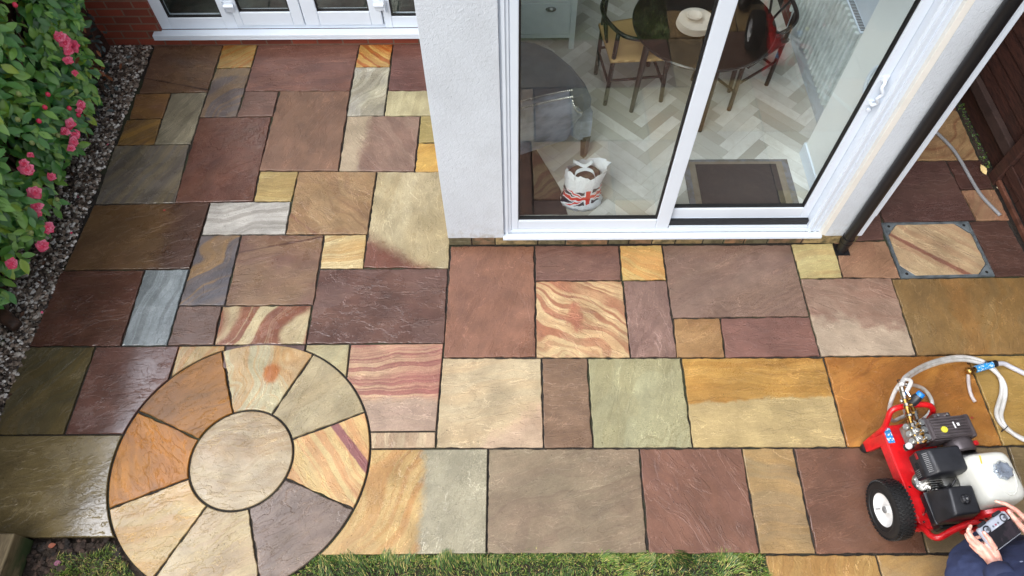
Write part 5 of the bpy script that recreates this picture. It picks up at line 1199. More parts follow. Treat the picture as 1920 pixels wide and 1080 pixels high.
# chassis
bm = BM()
prism(bm, [(-.285, -.275), (-.015, -.275), (-.015, .305), (-.255, .305), (-.285, .275)], .232, .240, .003)
box(bm, (-.289, -.275, .165), (-.2855, .275, .238), .001); box(bm, (-.0145, -.275, .165), (-.011, .275, .238), .001)
box(bm, (-.285, -.2785, .185), (-.015, -.2755, .238), .001); box(bm, (-.25, .3055, .185), (-.015, .3085, .238), .001)
tray = obj('chassis_tray', bm, redp, pw)
for s in (-1, 1):
    bm = BM()
    t_ = BM(); pr = [(s * .136 - .15, .303, .232), (s * .136 - .15, .205, .232), (s * .162 - .15, .225, .035), (s * .162 - .15, .285, .035)]
    a_ = [t_.verts.new(p) for p in pr]; b_ = [t_.verts.new((p[0] - s * .03, p[1], p[2])) for p in pr]
    t_.faces.new(a_); t_.faces.new(b_[::-1])
    for k in range(4): t_.faces.new((a_[k], b_[k], b_[(k + 1) % 4], a_[(k + 1) % 4]))
    bmesh.ops.recalc_face_normals(t_, faces=t_.faces[:]); merge(bm, t_)
    lg = obj('foot_bracket', bm, redp, pw)
    bm = BM(); lathe(bm, [(0, 0), (.026, 0), (.028, .01), (.026, .035), (0, .036)], (s * .150 - .15, .255, 0.001), (0, 0, 1), 18); obj('rubber_foot', bm, rubber, lg, auto=40)
def bend(pts): return smooth_path(pts, 7)
bm = BM(); tube(bm, bend([(-.285, .285, .12), (-.287, .287, .26), (-.292, .310, .345), (-.285, .338, .392), (-.25, .350, .415), (-.17, .354, .422), (-.09, .350, .418), (-.045, .340, .395), (-.022, .318, .345), (-.018, .300, .26), (-.018, .298, .20)]), .0165, 16); obj('lifting_handle', bm, redp, pw, smooth=True)
bm = BM(); tube(bm, bend([(-.285, -.255, .14), (-.290, -.262, .235), (-.305, -.290, .30), (-.312, -.330, .345), (-.290, -.345, .372), (-.22, -.322, .395), (-.13, -.298, .415), (-.085, -.298, .415), (-.05, -.315, .38), (-.04, -.318, .28), (-.04, -.300, .18)]), .0165, 16); obj('lifting_handle', bm, redp, pw, smooth=True)
# sticker on the tray
stm, t, b = mat('blue_white_sticker'); P = t.n('TexCoord').outputs['Object']; sp = t.n('SeparateXYZ', None, Vector=P)
a1 = t.m('GREATER_THAN', t.noise(t.vm('MULTIPLY', P, (1, .6, 1)), 150.0, 1.0), .52); a2 = t.m('LESS_THAN', t.m('ABSOLUTE', t.m('SUBTRACT', t.m('FRACT', t.m('MULTIPLY', sp.outputs[1], 33.0)), .5)), .30)
t.set(b.inputs['Base Color'], t.mix(t.m('MULTIPLY', a1, a2), lin((48, 132, 196)), lin((222, 232, 240)))); b.inputs['Roughness'].default_value = .3
bm = BM(); prism(bm, [(-.278, .205), (-.238, .205), (-.238, .293), (-.278, .293)], .2405, .2412); obj('sticker', bm, stm, tray)
bm = BM()
for x, y in ((-.262, -.05), (-.262, -.24), (-.225, -.262), (-.04, -.25), (-.04, .28)): lathe(bm, [(0, .006), (.006, .005), (.007, 0)], (x, y, .2402), (0, 0, 1), 8)
obj('bolt', bm, chrome, tray)
# wheels
for s in (-1, 1):
    wc = Vector((s * .2205 - .1535, -.140, .166)); bm = BM()
    prof = [(.092, -.042), (.100, -.047), (.120, -.052), (.142, -.049), (.156, -.040), (.162, -.02), (.1635, 0), (.162, .02), (.156, .040), (.142, .049), (.120, .052), (.100, .047), (.092, .042)]
    lathe(bm, prof, wc, (1, 0, 0), 56); lathe(bm, [(.112, -.0515), (.116, -.0555), (.120, -.0525)], wc, (1, 0, 0), 56)
    for k in range(46):
        for q, off in enumerate((-.038, -.019, 0, .019, .038)):
            a_ = 2 * math.pi * (k + (.5 if q % 2 else 0)) / 46; r_ = .1615 if abs(off) < .03 else .1575
            m_ = Matrix.Translation(wc) @ Matrix.Rotation(a_, 4, 'X') @ Matrix.Translation((off, 0, r_)) @ Matrix.Rotation((.35 if q % 2 else -.35), 4, 'Z'); box(bm, (-.0085, -.0065, -.002), (.0085, .0065, .005), .0, mtx=m_)
    wh_ = obj('wheel', bm, rubber, pw, auto=35)
    bm = BM(); prof = [(.0, .030), (.020, .030), (.021, .012), (.055, .010), (.070, .016), (.082, .028), (.0925, .040), (.096, .043), (.0965, .038)]
    lathe(bm, [(r_, h_) for r_, h_ in prof], wc, (s, 0, 0), 48); obj('rim', bm, simple('white_rim_paint', (228, 228, 226), .3, var=.05, scale=20), wh_, auto=35)
    bm = BM(); lathe(bm, [(0, .038), (.016, .038), (.019, .034), (.019, .015)], wc, (s, 0, 0), 24); tube(bm, [wc + Vector((s * .02, .02, -.062)), wc + Vector((s * .046, .022, -.066))], .0035, 8); obj('hub', bm, simple('grey_hub_cap', (128, 128, 128), .4), wh_, auto=35)
bm = BM(); tube(bm, [(-.34, -.140, .166), (.03, -.140, .166)], .011, 12); obj('axle', bm, blk2, pw)
# engine
bm = BM(); box(bm, (-.17, -.245, .24), (-.03, .07, .345), .015); box(bm, (-.17, -.245, .34), (.10, .07, .40), .015); box(bm, (-.10, -.20, .40), (.10, .05, .425), .01)
for k in range(7): box(bm, (-.235, -.10 + k * .012, .30), (-.165, -.095 + k * .012, .40), .001)
tube(bm, [(-.20, -.10, .34), (-.25, -.05, .33)], .02, 12)
eng = obj('engine_block', bm, alu, pw, auto=40)
bm = BM(); ax_ = Vector((-.62, .02, .78)).normalized(); lathe(bm, [(0, .013), (.012, .013), (.014, .008), (.030, .006), (.045, .002), (.051, -.004), (.052, -.02)], (-.243, -.050, .345), ax_, 36)
for k in range(6): a_ = R(60 * k); fx, fy = frame_of(ax_); lathe(bm, [(0, .009), (.005, .008), (.006, 0)], Vector((-.243, -.050, .347)) + (fx * math.cos(a_) + fy * math.sin(a_)) * .036, ax_, 8)
obj('round_cover', bm, alu, pw, auto=35)
bm = BM(); rr = random.Random(4)
for k in range(26):
    p = Vector((-.235 + rr.uniform(-.02, .05), -.13 + rr.uniform(-.05, .09), .31 + rr.uniform(0, .09))); q_ = p + Vector([rr.uniform(-.03, .03) for _ in range(3)])
    tube(bm, [p, q_], rr.choice((.003, .004, .006)), 7)
    if k % 3 == 0: lathe(bm, [(0, .008), (.007, .007), (.008, 0)], p, (-.5, 0, 1), 6)
tube(bm, [(-.262, -.16, .34), (-.262, -.20, .30), (-.258, -.205, .26)], .007, 8)
obj('linkage', bm, chrome, eng)
bm = BM(); tube(bm, smooth_path([(-.20, -.06, .38), (-.19, -.10, .41), (-.15, -.11, .42), (-.12, -.08, .44)], 5), .006, 8); tube(bm, smooth_path([(-.22, -.11, .36), (-.20, -.13, .40), (-.16, -.10, .45)], 5), .005, 8); obj('cable', bm, blk2, eng)
# silencer guard: black box with slotted sloping side
bm = BM()
def hull(bm, pts, bev):
    t_ = BM(); [t_.verts.new(p) for p in pts]; r_ = bmesh.ops.convex_hull(t_, input=t_.verts[:])
    bmesh.ops.dissolve_limit(t_, angle_limit=R(2), verts=t_.verts[:], edges=t_.edges[:]); bmesh.ops.bevel(t_, geom=t_.edges[:], offset=bev, segments=3, affect='EDGES', profile=.5); merge(bm, t_)
hull(bm, [(-.245, -.058, .53), (-.245, .072, .53), (-.095, -.055, .545), (-.095, .070, .545), (-.292, -.062, .475), (-.292, .082, .475), (-.285, -.060, .375), (-.285, .080, .375), (-.075, -.068, .50), (-.075, .083, .50), (-.085, -.06, .385), (-.085, .08, .385)], .011)
sg = obj('silencer_guard', bm, blk, pw, auto=40)
bm = BM(); sl_ = math.atan2(.055, .047)
for k in range(11):
    m_ = Matrix.Translation((-.2695, -.040 + k * .0095, .5035)) @ Matrix.Rotation(-R(49), 4, 'Y'); box(bm, (-.012, -.0019, -.002), (.014, .0019, .0012), 0, mtx=m_)
for k in range(5): m_ = Matrix.Translation((-.2895, -.045 + k * .009, .42)); box(bm, (-.003, -.0016, -.018), (.0015, .0016, .018), 0, mtx=m_)
obj('slot', bm, simple('slot_shine', (150, 150, 150), .35, .6), sg)
bm = BM(); lathe(bm, [(.017, -.004), (.017, .004), (.012, .005), (.011, -.006), (0, -.007)], (-.289, .012, .440), (-1, 0, .1), 24); obj('outlet_hole', bm, black_hole, sg)
bm = BM(); box(bm, (-.2925, .040, .455), (-.2895, .072, .475), .001); obj('red_label', bm, simple('red_label', (150, 30, 34), .4), sg)
bm = BM()
for x, y in ((-.16, .03), (-.14, .0), (-.205, .0), (-.19, .045), (-.12, .045)): ball(bm, (x, y, .542 - (-.09 - x) * .09), .0065, 2, (1.2, 1, .35))
obj('rivet', bm, blk, sg, smooth=True)
# air cleaner: black box with chrome knob
bm = BM()
hull(bm, [(-.235, -.135, .535), (-.255, -.275, .525), (-.118, -.140, .55), (-.125, -.275, .54), (-.282, -.118, .42), (-.295, -.285, .40), (-.100, -.122, .42), (-.110, -.290, .40), (-.278, -.12, .33), (-.285, -.28, .33), (-.10, -.13, .33), (-.11, -.285, .33)], .013)
acl = obj('air_cleaner', bm, blk, pw, auto=40)
bm = BM(); box(bm, (-.292, -.285, .392), (-.104, -.120, .398), .002); obj('lid_seam', bm, simple('seam_grey', (74, 76, 80), .4), acl)
bm = BM(); lathe(bm, [(0, .012), (.012, .012), (.020, .008), (.022, 0), (.026, -.004)], (-.182, -.205, .545), (0, -.06, 1), 20)
for k in range(3): a_ = R(120 * k + 20); ball(bm, (-.182 + .017 * math.cos(a_), -.205 + .017 * math.sin(a_), .553), .008, 2, (1, 1, .7))
kn = obj('knob', bm, blk, acl, smooth=True)
bm = BM(); lathe(bm, [(0, .0155), (.006, .0145), (.007, .011)], (-.182, -.205, .545), (0, -.06, 1), 12); obj('nut', bm, chrome, kn, auto=40)
# fuel tank
bm = BM(); N = 44
def sup(a_, ax, ay, p_): c_, s_ = math.cos(a_), math.sin(a_); return (math.copysign(abs(c_) ** (2 / p_), c_) * ax, math.copysign(abs(s_) ** (2 / p_), s_) * ay)
rings = []
for z, ax, ay in ((.425, .098, .122), (.432, .116, .136), (.446, .122, .141), (.452, .119, .138), (.50, .116, .135), (.55, .110, .130), (.575, .102, .121), (.588, .088, .107), (.594, .06, .08)):
    rings.append([bm.verts.new((.012 + sup(2 * math.pi * k / N, ax, ay, 5.5)[0], -.117 + sup(2 * math.pi * k / N, ax, ay, 5.5)[1], z)) for k in range(N)])
for A_, B_ in zip(rings, rings[1:]):
    for k in range(N): bm.faces.new((A_[k], A_[(k + 1) % N], B_[(k + 1) % N], B_[k]))
bm.faces.new(rings[0][::-1]); bm.faces.new(rings[-1])
tk = obj('fuel_tank', bm, cream_tank, pw, smooth=True)
bm = BM(); cxk, cyk = .030, -.100
tube(bm, [(cxk + .058 * math.cos(a_) * 1.0, cyk + (.058 * math.sin(a_) if math.sin(a_) > 0 else .12 * math.sin(a_)), .5925 if math.sin(a_) > -.8 else .590) for a_ in [2 * math.pi * k / 40 for k in range(40)]], .004, 8, closed=True); obj('moulded_ridge', bm, cream_tank, tk, smooth=True)
bm = BM(); N = 64; rings = []
for z, r_, lb in ((.594, .040, 0), (.600, .044, .09), (.616, .043, .10), (.622, .038, .08), (.624, .024, .02), (.622, .018, 0)):
    rings.append([bm.verts.new((cxk + r_ * (1 + lb * math.cos(8 * 2 * math.pi * k / N)) * math.cos(2 * math.pi * k / N), cyk + r_ * (1 + lb * math.cos(8 * 2 * math.pi * k / N)) * math.sin(2 * math.pi * k / N), z)) for k in range(N)])
for A_, B_ in zip(rings, rings[1:]):
    for k in range(N): bm.faces.new((A_[k], A_[(k + 1) % N], B_[(k + 1) % N], B_[k]))
bm.faces.new(rings[-1]); bmesh.ops.recalc_face_normals(bm, faces=bm.faces[:])
obj('filler_cap', bm, simple('zinc_cap', (196, 206, 220), .28, .85, .12, 20), tk, auto=30)
bm = BM(); m_ = Matrix.Translation((-.048, -.030, .5935)) @ Matrix.Rotation(R(-12), 4, 'Z'); box(bm, (-.004, -.022, -.001), (.004, .022, .0006), 0, mtx=m_); obj('yellow_label', bm, simple('yellow_label', (236, 196, 70), .4), tk)
bm = BM(); m_ = Matrix.Translation((.032, -.185, .5925)); box(bm, (-.017, -.018, -.001), (.017, .018, .0006), .002, mtx=m_); lb_ = obj('warning_label', bm, simple('white_label', (232, 234, 236), .35), tk)
bm = BM(); box(bm, (.022, -.190, .593), (.031, -.185, .5937)); box(bm, (.034, -.192, .593), (.040, -.183, .5937)); box(bm, (.024, -.178, .593), (.040, -.176, .5937)); obj('printed_mark', bm, simple('dark_print', (60, 64, 72), .4), lb_)
# recoil starter housing (red, slotted) below the tank at the near end
bm = BM(); lathe(bm, [(.106, 0), (.108, .02), (.096, .034), (.06, .042), (0, .043)], (.0, -.258, .405), (0, -1, 0), 40); box(bm, (-.10, -.258, .335), (.10, -.235, .46), .006); rc = obj('recoil_starter', bm, redp, pw, auto=35)
bm = BM()
for k in range(18): a_ = 2 * math.pi * k / 18; m_ = Matrix.Translation((.078 * math.cos(a_), -.2965, .405 + .078 * math.sin(a_))) @ Matrix.Rotation(-a_, 4, 'Y'); box(bm, (-.020, -.003, -.003), (.018, .004, .003), 0, mtx=m_)
obj('vent_slot', bm, black_hole, rc)
bm = BM(); box(bm, (-.235, -.30, .246), (-.09, -.10, .325), .012); obj('carburettor_shroud', bm, blk2, pw)
# bell housing and pump
bm = BM(); lathe(bm, [(.070, 0), (.078, .01), (.078, .05), (.066, .075), (.055, .085)], (.02, .065, .375), (0, 1, 0), 40); lathe(bm, [(.05, 0), (.058, .01), (.05, .03)], (.02, .125, .375), (0, 1, 0), 32); bh = obj('bell_housing', bm, pumpm, pw, auto=35)
bm = BM(); lathe(bm, [(0, .016), (.013, .015), (.015, .008), (.012, 0)], (.078, .100, .428), (.3, 0, 1), 16); obj('red_oil_plug', bm, simple('red_plug', (196, 34, 40), .35), bh, auto=40)
bm = BM(); box(bm, (.060, .090, .40), (.10, .115, .425), .005); obj('plug_boss', bm, blk2, bh)
bm = BM()
box(bm, (-.142, .142, .30), (.092, .262, .446), .010); box(bm, (.078, .135, .315), (.112, .268, .440), .012); box(bm, (-.160, .135, .305), (-.1425, .268, .452), .004)
for k in range(7): y_ = .1495 + k * .0165; box(bm, (-.128, y_, .444), (.075, y_ + .009, .4545), .003)
for k in range(5): z_ = .32 + k * .024; box(bm, (-.13, .1365, z_), (.07, .143, z_ + .012), .002)
box(bm, (-.075, .262, .35), (.02, .292, .425), .006)
pm = obj('pump_body', bm, pumpm, pw, auto=35)
bm = BM(); lathe(bm, [(.017, 0), (.018, .008), (.014, .013), (0, .014)], (-.072, .186, .453), (0, 0, 1), 24); obj('yellow_oil_cap', bm, simple('yellow_cap', (226, 218, 70), .3), pm, auto=35)
bm = BM(); m_ = Matrix.Translation((-.005, .206, .4548)) @ Matrix.Rotation(R(4), 4, 'Z'); box(bm, (-.004, -.018, -.001), (.004, .018, .0008), 0, mtx=m_); box(bm, (.016, -.008, -.001), (.030, .008, .0008), 0, mtx=m_); obj('white_label', bm, simple('white_print', (224, 224, 224), .4), pm)
bm = BM()
for x in (-.055, -.002): lathe(bm, [(0, .012), (.008, .011), (.009, 0)], (x, .277, .425), (0, 0, 1), 8)
obj('bolt', bm, chrome, pm)
bm = BM(); box(bm, (-.236, .128, .315), (-.161, .262, .438), .012); mf = obj('manifold', bm, alu, pw)
def cap(bm, p, ax, r_): lathe(bm, [(0, .018), (r_ * .55, .018), (r_ * .62, .012), (r_ * .95, .012), (r_, .008), (r_, -.004)], p, ax, 20)
bm = BM()
for y_ in (.158, .200, .242): cap(bm, (-.176, y_, .440), (.05, 0, 1), .0185); cap(bm, (-.238, y_ - .004, .405), (-.8, 0, .6), .0175); cap(bm, (-.212, y_ + .002, .436), (-.3, 0, 1), .013)
obj('valve_cap', bm, chrome, mf, auto=35)
bm = BM()
for y_ in (.137, .179, .221, .262): lathe(bm, [(0, .024), (.006, .022), (.009, .014), (.010, 0)], (-.195, y_, .436), (0, 0, 1), 6); lathe(bm, [(0, .018), (.006, .016), (.008, 0)], (-.226, y_, .424), (-.5, 0, 1), 6)
for y_ in (.150, .19, .23): tube(bm, [(-.225, y_, .43), (-.19, y_ + .01, .448)], .006, 8)
obj('nut', bm, brass, mf, auto=35)
# unloader stack and fittings running away to the hose
P0, P1 = Vector((-.236, .225, .452)), Vector((-.272, .420, .560)); d_ = (P1 - P0)
bm = BM(); bm2 = BM(); bm3 = BM()
segs = [(0, .10, .017, 0), (.10, .16, .012, 1), (.16, .27, .016, 1), (.27, .33, .019, 0), (.33, .46, .013, 1), (.46, .52, .018, 1), (.52, .60, .014, 0), (.60, .70, .017, 1), (.70, .76, .012, 0), (.76, .88, .0175, 0), (.88, 1.0, .0125, 0)]
for a_, b_, r_, mt_ in segs: lathe(bm2 if mt_ else bm, [(0, 0), (r_, .001), (r_, (b_ - a_) * d_.length - .001), (0, (b_ - a_) * d_.length)], P0 + d_ * a_, d_, 8 if mt_ == 0 else 14)
Q0, Q1 = Vector((-.196, .262, .455)), Vector((-.226, .345, .510)); e_ = Q1 - Q0
for a_, b_, r_, mt_ in ((0, .25, .013, 0), (.25, .5, .0175, 0), (.5, .75, .012, 1), (.75, 1.1, .015, 0)): lathe(bm2 if mt_ else bm, [(0, 0), (r_, .001), (r_, (b_ - a_) * e_.length - .001), (0, (b_ - a_) * e_.length)], Q0 + e_ * a_, e_, 8)
for f_ in (.3, .5, .65): tube(bm2, [P0 + d_ * f_, P0 + d_ * f_ + Vector((.028, .004, .01))], .0085, 8)
tube(bm, [P0 + d_ * .62, P0 + d_ * .62 + Vector((-.026, .0, .012))], .008, 8); ball(bm, P0 + d_ * .62 + Vector((-.028, .0, .014)), .011, 2)
st_ = obj('unloader_fittings', bm, chrome, pw, auto=35); obj('brass_fitting', bm2, brass, st_, auto=35); bm3.free()
bm = BM(); a_, b_ = Vector((-.222, .335, .497)), Vector((-.170, .372, .560)); lathe(bm, [(0, 0), (.020, .0), (.026, .012), (.026, .05), (.022, .065)], a_, b_ - a_, 28); rg_ = obj('pressure_regulator', bm, blk, pw, auto=35)
bm = BM(); d2 = (b_ - a_).normalized(); lathe(bm, [(.0215, .060), (.0215, .082), (.018, .088), (0, .089)], a_, d2, 28); obj('blue_cap', bm, bluep, rg_, auto=35)
bm = BM(); lathe(bm, [(0, 0), (.012, 0), (.012, .022), (.008, .024), (.008, .05), (.010, .052), (.010, .062), (0, .063)], (-.205, .355, .505), (-.38, .85, .25), 10); obj('hose_tail', bm, chrome, st_, auto=35)
bm = BM(); tube(bm, [(-.275, .128, .366), (-.186, .150, .385)], .0145, 16); wc_ = obj('thermal_valve', bm, chrome, mf, auto=35)
bm = BM(); ball(bm, (-.262, .136, .392), .019, 3); obj('white_cap', bm, simple('white_knob', (230, 230, 232), .3), wc_, smooth=True)
bm = BM(); tube(bm, [(-.262, .135, .372), (-.262, .136, .384)], .021, 16); tube(bm, [(-.250, .139, .3815), (-.200, .152, .391)], .010, 12); obj('black_collar', bm, blk, wc_, auto=35)

# ------------------------------------------------------------------ hose bundle
hm, t, b = mat('milky_hose')
P = t.n('TexCoord').outputs['Object']
t.set(b.inputs['Base Color'], t.mix(t.mr(t.noise(P, 14.0, 3.0), .3, .7), lin((214, 214, 212)), lin((186, 184, 178)))); b.inputs['Roughness'].default_value = .22; b.inputs['Subsurface Weight'].default_value = .25; b.inputs['Subsurface Radius'].default_value = (.01, .01, .01); b.inputs['Subsurface Scale'].default_value = .5
b.inputs['Coat Weight'].default_value = .4
hose = thing('clear_hose', 'coiled milky hose bundle running from the pump fittings over the orange slab to the right', 'hose', (2.8, 1.7, 0))
arc = [tuple(photo_pt(*p)) for p in ((1690, 722, .53), (1697, 708, .47), (1713, 696, .36), (1735, 684, .24), (1768, 673, .12), (1800, 669, .05))]
arc += [(2.990, 1.966, .022), (3.057, 1.930, .02), (3.093, 1.868, .022), (3.100, 1.804, .02), (3.075, 1.732, .017), (3.030, 1.660, .016), (2.995, 1.600, .016), (2.993, 1.538, .017), (3.028, 1.482, .017), (3.095, 1.432, .017), (3.18, 1.395, .017), (3.32, 1.37, .017), (3.46, 1.42, .017), (3.55, 1.56, .017)]
for k, (dx, dy, dz, cutn) in enumerate(((0, 0, 0, 0), (-.020, -.024, .004, 0), (-.006, -.012, .020, 4))):
    if k == 2: continue
    pts = [Vector(p) + Vector((dx * math.cos(i * .22), dy, dz)) for i, p in enumerate(arc)]
    bm = BM(); tube(bm, smooth_path(pts, 7), .0130, 14); obj('hose_run', bm, hm, hose, world=True, smooth=True)
def coil_z(i, n): return .02 + .05 * abs(math.sin(i / n * 5))
m6 = Matrix.Translation((2.445, 1.155, 0)) @ Matrix.Rotation(R(6), 4, 'Z'); tp = m6 @ Vector((-.226, .402, .518))
cA = [tuple(tp)] + [tuple(photo_pt(*p)) for p in ((1708, 716, .54), (1697, 712, .50), (1682, 727, .42), (1671, 752, .32), (1667, 776, .20), (1674, 789, .12), (1687, 784, .07), (1700, 778, .03))]
cB = [tuple(photo_pt(*p)) for p in ((1688, 728, .44), (1693, 745, .34), (1696, 768, .2), (1704, 784, .1), (1722, 790, .04), (1740, 778, .03), (1748, 760, .03), (1743, 742, .05), (1730, 728, .10), (1712, 722, .20), (1700, 722, .32))]
for c_ in (cA, cB): bm = BM(); tube(bm, smooth_path(c_, 7), .0115, 14); obj('hose_coil', bm, hm, hose, world=True, smooth=True)
for (x, y, z), d_ in ((tuple(photo_pt(1690, 716, .485)), (.35, .6, -.5)), ((2.945, 1.968, .019), (1, -.15, 0)), ((3.012, 1.500, .018), (.6, -.8, 0))):
    bm = BM(); d_ = Vector(d_).normalized(); s_ = Vector((-d_.y, d_.x, 0)).normalized(); tube(bm, [Vector((x, y, z)) - d_ * 0 + s_ * (.029 * math.cos(a_) - .008) + Vector((0, 0, .0185 * math.sin(a_))) for a_ in [2 * math.pi * k / 24 for k in range(24)]], .0028, 8, closed=True); obj('cable_tie', bm, blk, hose, world=True, smooth=True)
h2 = thing('tap_hose', 'pale hose with a blue-wrapped brass tap connector and a short free end', 'hose', (3.1, 1.85, 0))
bm = BM(); tube(bm, smooth_path([(3.085, 1.918, .05), (3.15, 1.925, .035), (3.20, 1.905, .022), (3.27, 1.862, .018), (3.36, 1.80, .018), (3.46, 1.74, .018), (3.58, 1.72, .018)], 7), .0155, 14); obj('hose_run', bm, simple('pale_lilac_hose', (196, 198, 208), .28, var=.05, coat=.3), h2, world=True, smooth=True)
bm = BM(); tube(bm, smooth_path([(2.905, 1.862, .028), (2.895, 1.82, .02), (2.882, 1.758, .017), (2.880, 1.71, .016), (2.888, 1.672, .016)], 7), .0105, 12); obj('free_end', bm, simple('clear_hose_end', (190, 180, 176), .25, var=.1), h2, world=True, smooth=True)
bm = BM(); ball(bm, (2.912, 1.873, .034), .027, 3); lathe(bm, [(0, 0), (.019, 0), (.019, .02), (.015, .022), (.015, .03)], (2.93, 1.880, .034), (.94, .3, .03), 8); cn = obj('brass_connector', bm, brass, h2, world=True, auto=40)
wr, t, b = mat('printed_blue_wrap'); P = t.n('TexCoord').outputs['Object']
t.set(b.inputs['Base Color'], t.mix(t.mr(t.noise(t.vm('MULTIPLY', P, (1, 1, 1)), 90.0, 1.0), .56, .6), lin((30, 140, 206)), lin((190, 206, 220)))); b.inputs['Roughness'].default_value = .35
bm = BM(); tube(bm, [(2.955, 1.886, .036), (3.065, 1.915, .045)], .0225, 20); obj('blue_wrap', bm, wr, h2, world=True, auto=40)
bm = BM(); tube(bm, [(3.03, 1.918, .044), (3.085, 1.922, .048)], .018, 16); tube(bm, [(3.075, 1.918, .048), (3.092, 1.921, .048)], .022, 16); obj('hose_clamp', bm, blk, h2, world=True, auto=40)
# (the wheel marks of water on the stone belong to the stone's damp patches)
# ------------------------------------------------------------------ person with a handheld controller
fw = Vector((-.49, .87, 0)).normalized(); rt = Vector((.87, .49, 0)).normalized(); UP = Vector((0, 0, 1))
body_c = Vector((2.285, .418, 0))
def bp_(r_, f_, z): return body_c + rt * r_ + fw * f_ + UP * z
skin, t, b = mat('skin')
P = t.n('TexCoord').outputs['Object']
t.set(b.inputs['Base Color'], t.mix(t.mr(t.noise(P, 34.0, 4.0), .35, .7), lin((226, 176, 158)), lin((210, 146, 130)))); b.inputs['Roughness'].default_value = .45
b.inputs['Subsurface Weight'].default_value = .15; b.inputs['Subsurface Radius'].default_value = (.02, .008, .005); b.inputs['Subsurface Scale'].default_value = .3
t.set(b.inputs['Normal'], t.n('Bump', None, Strength=.25, Distance=.001, Height=t.noise(P, 160.0, 4.0)))
navy, t, b = mat('navy_fabric')
P = t.n('TexCoord').outputs['Object']
vo = t.n('TexVoronoi', {'feature': 'F1'}, Vector=t.vm('MULTIPLY', P, (1, 1, .6)), Scale=13.0)
spl = t.m('MULTIPLY', t.m('LESS_THAN', vo.outputs['Distance'], t.m('MULTIPLY', t.noise(P, 30.0, 2.0), .24)), t.m('GREATER_THAN', t.noise(P, 5.0, 1.0), .42))
nv = t.mix(t.mr(t.noise(P, 6.0, 4.0), .35, .7), lin((44, 54, 88)), lin((28, 35, 62)))
t.set(b.inputs['Base Color'], t.mix(spl, nv, lin((150, 160, 186)))); b.inputs['Roughness'].default_value = .85
t.set(b.inputs['Normal'], t.n('Bump', None, Strength=.5, Distance=.002, Height=t.noise(P, 240.0, 3.0)))
person = thing('person', 'person in a paint-flecked navy coat holding a controller in both hands, bottom right corner', 'person', tuple(body_c))
bm = BM()
def chain(bm, pts, rs_):
    for (a_, b_), (ra, rb) in zip(zip(pts, pts[1:]), zip(rs_, rs_[1:])): capsule(bm, a_, b_, ra, rb, 12)
LW, RW = photo_pt(1866, 1066, .915), photo_pt(1958, 1018, .925)
LE, RE = bp_(-.27, -.03, 1.09), bp_(.27, .06, 1.09)
LS, RS = bp_(-.19, -.05, 1.43), bp_(.19, -.05, 1.43)
chain(bm, [bp_(0, -.02, .95), bp_(0, -.03, 1.15), bp_(0, -.04, 1.36)], [.135, .135, .125]); chain(bm, [LS, RS], [.055, .055])
chain(bm, [bp_(0, -.05, 1.42), bp_(0, -.02, 1.56)], [.06, .055])
for s in (-1, 1): chain(bm, [bp_(s * .09, -.02, .92), bp_(s * .10, .02, .50), bp_(s * .11, -.03, .09)], [.09, .06, .042]); chain(bm, [bp_(s * .11, -.05, .05), bp_(s * .13, .13, .03)], [.04, .03])
chain(bm, [LS, LE, LW], [.05, .042, .028]); chain(bm, [RS, RE, RW], [.05, .042, .028])
hc = bp_(0, .03, 1.65); rotm = Matrix((rt, fw, UP)).transposed()
ball(bm, hc, .1, 3, (.76, .95, 1.15), rot=rotm); chain(bm, [bp_(0, .05, 1.60), bp_(0, .085, 1.555)], [.055, .034]); chain(bm, [bp_(0, .115, 1.655), bp_(0, .138, 1.628)], [.009, .013])
for s in (-1, 1): ball(bm, bp_(s * .077, .02, 1.645), .03, 2, (.3, .6, 1), rot=rotm)
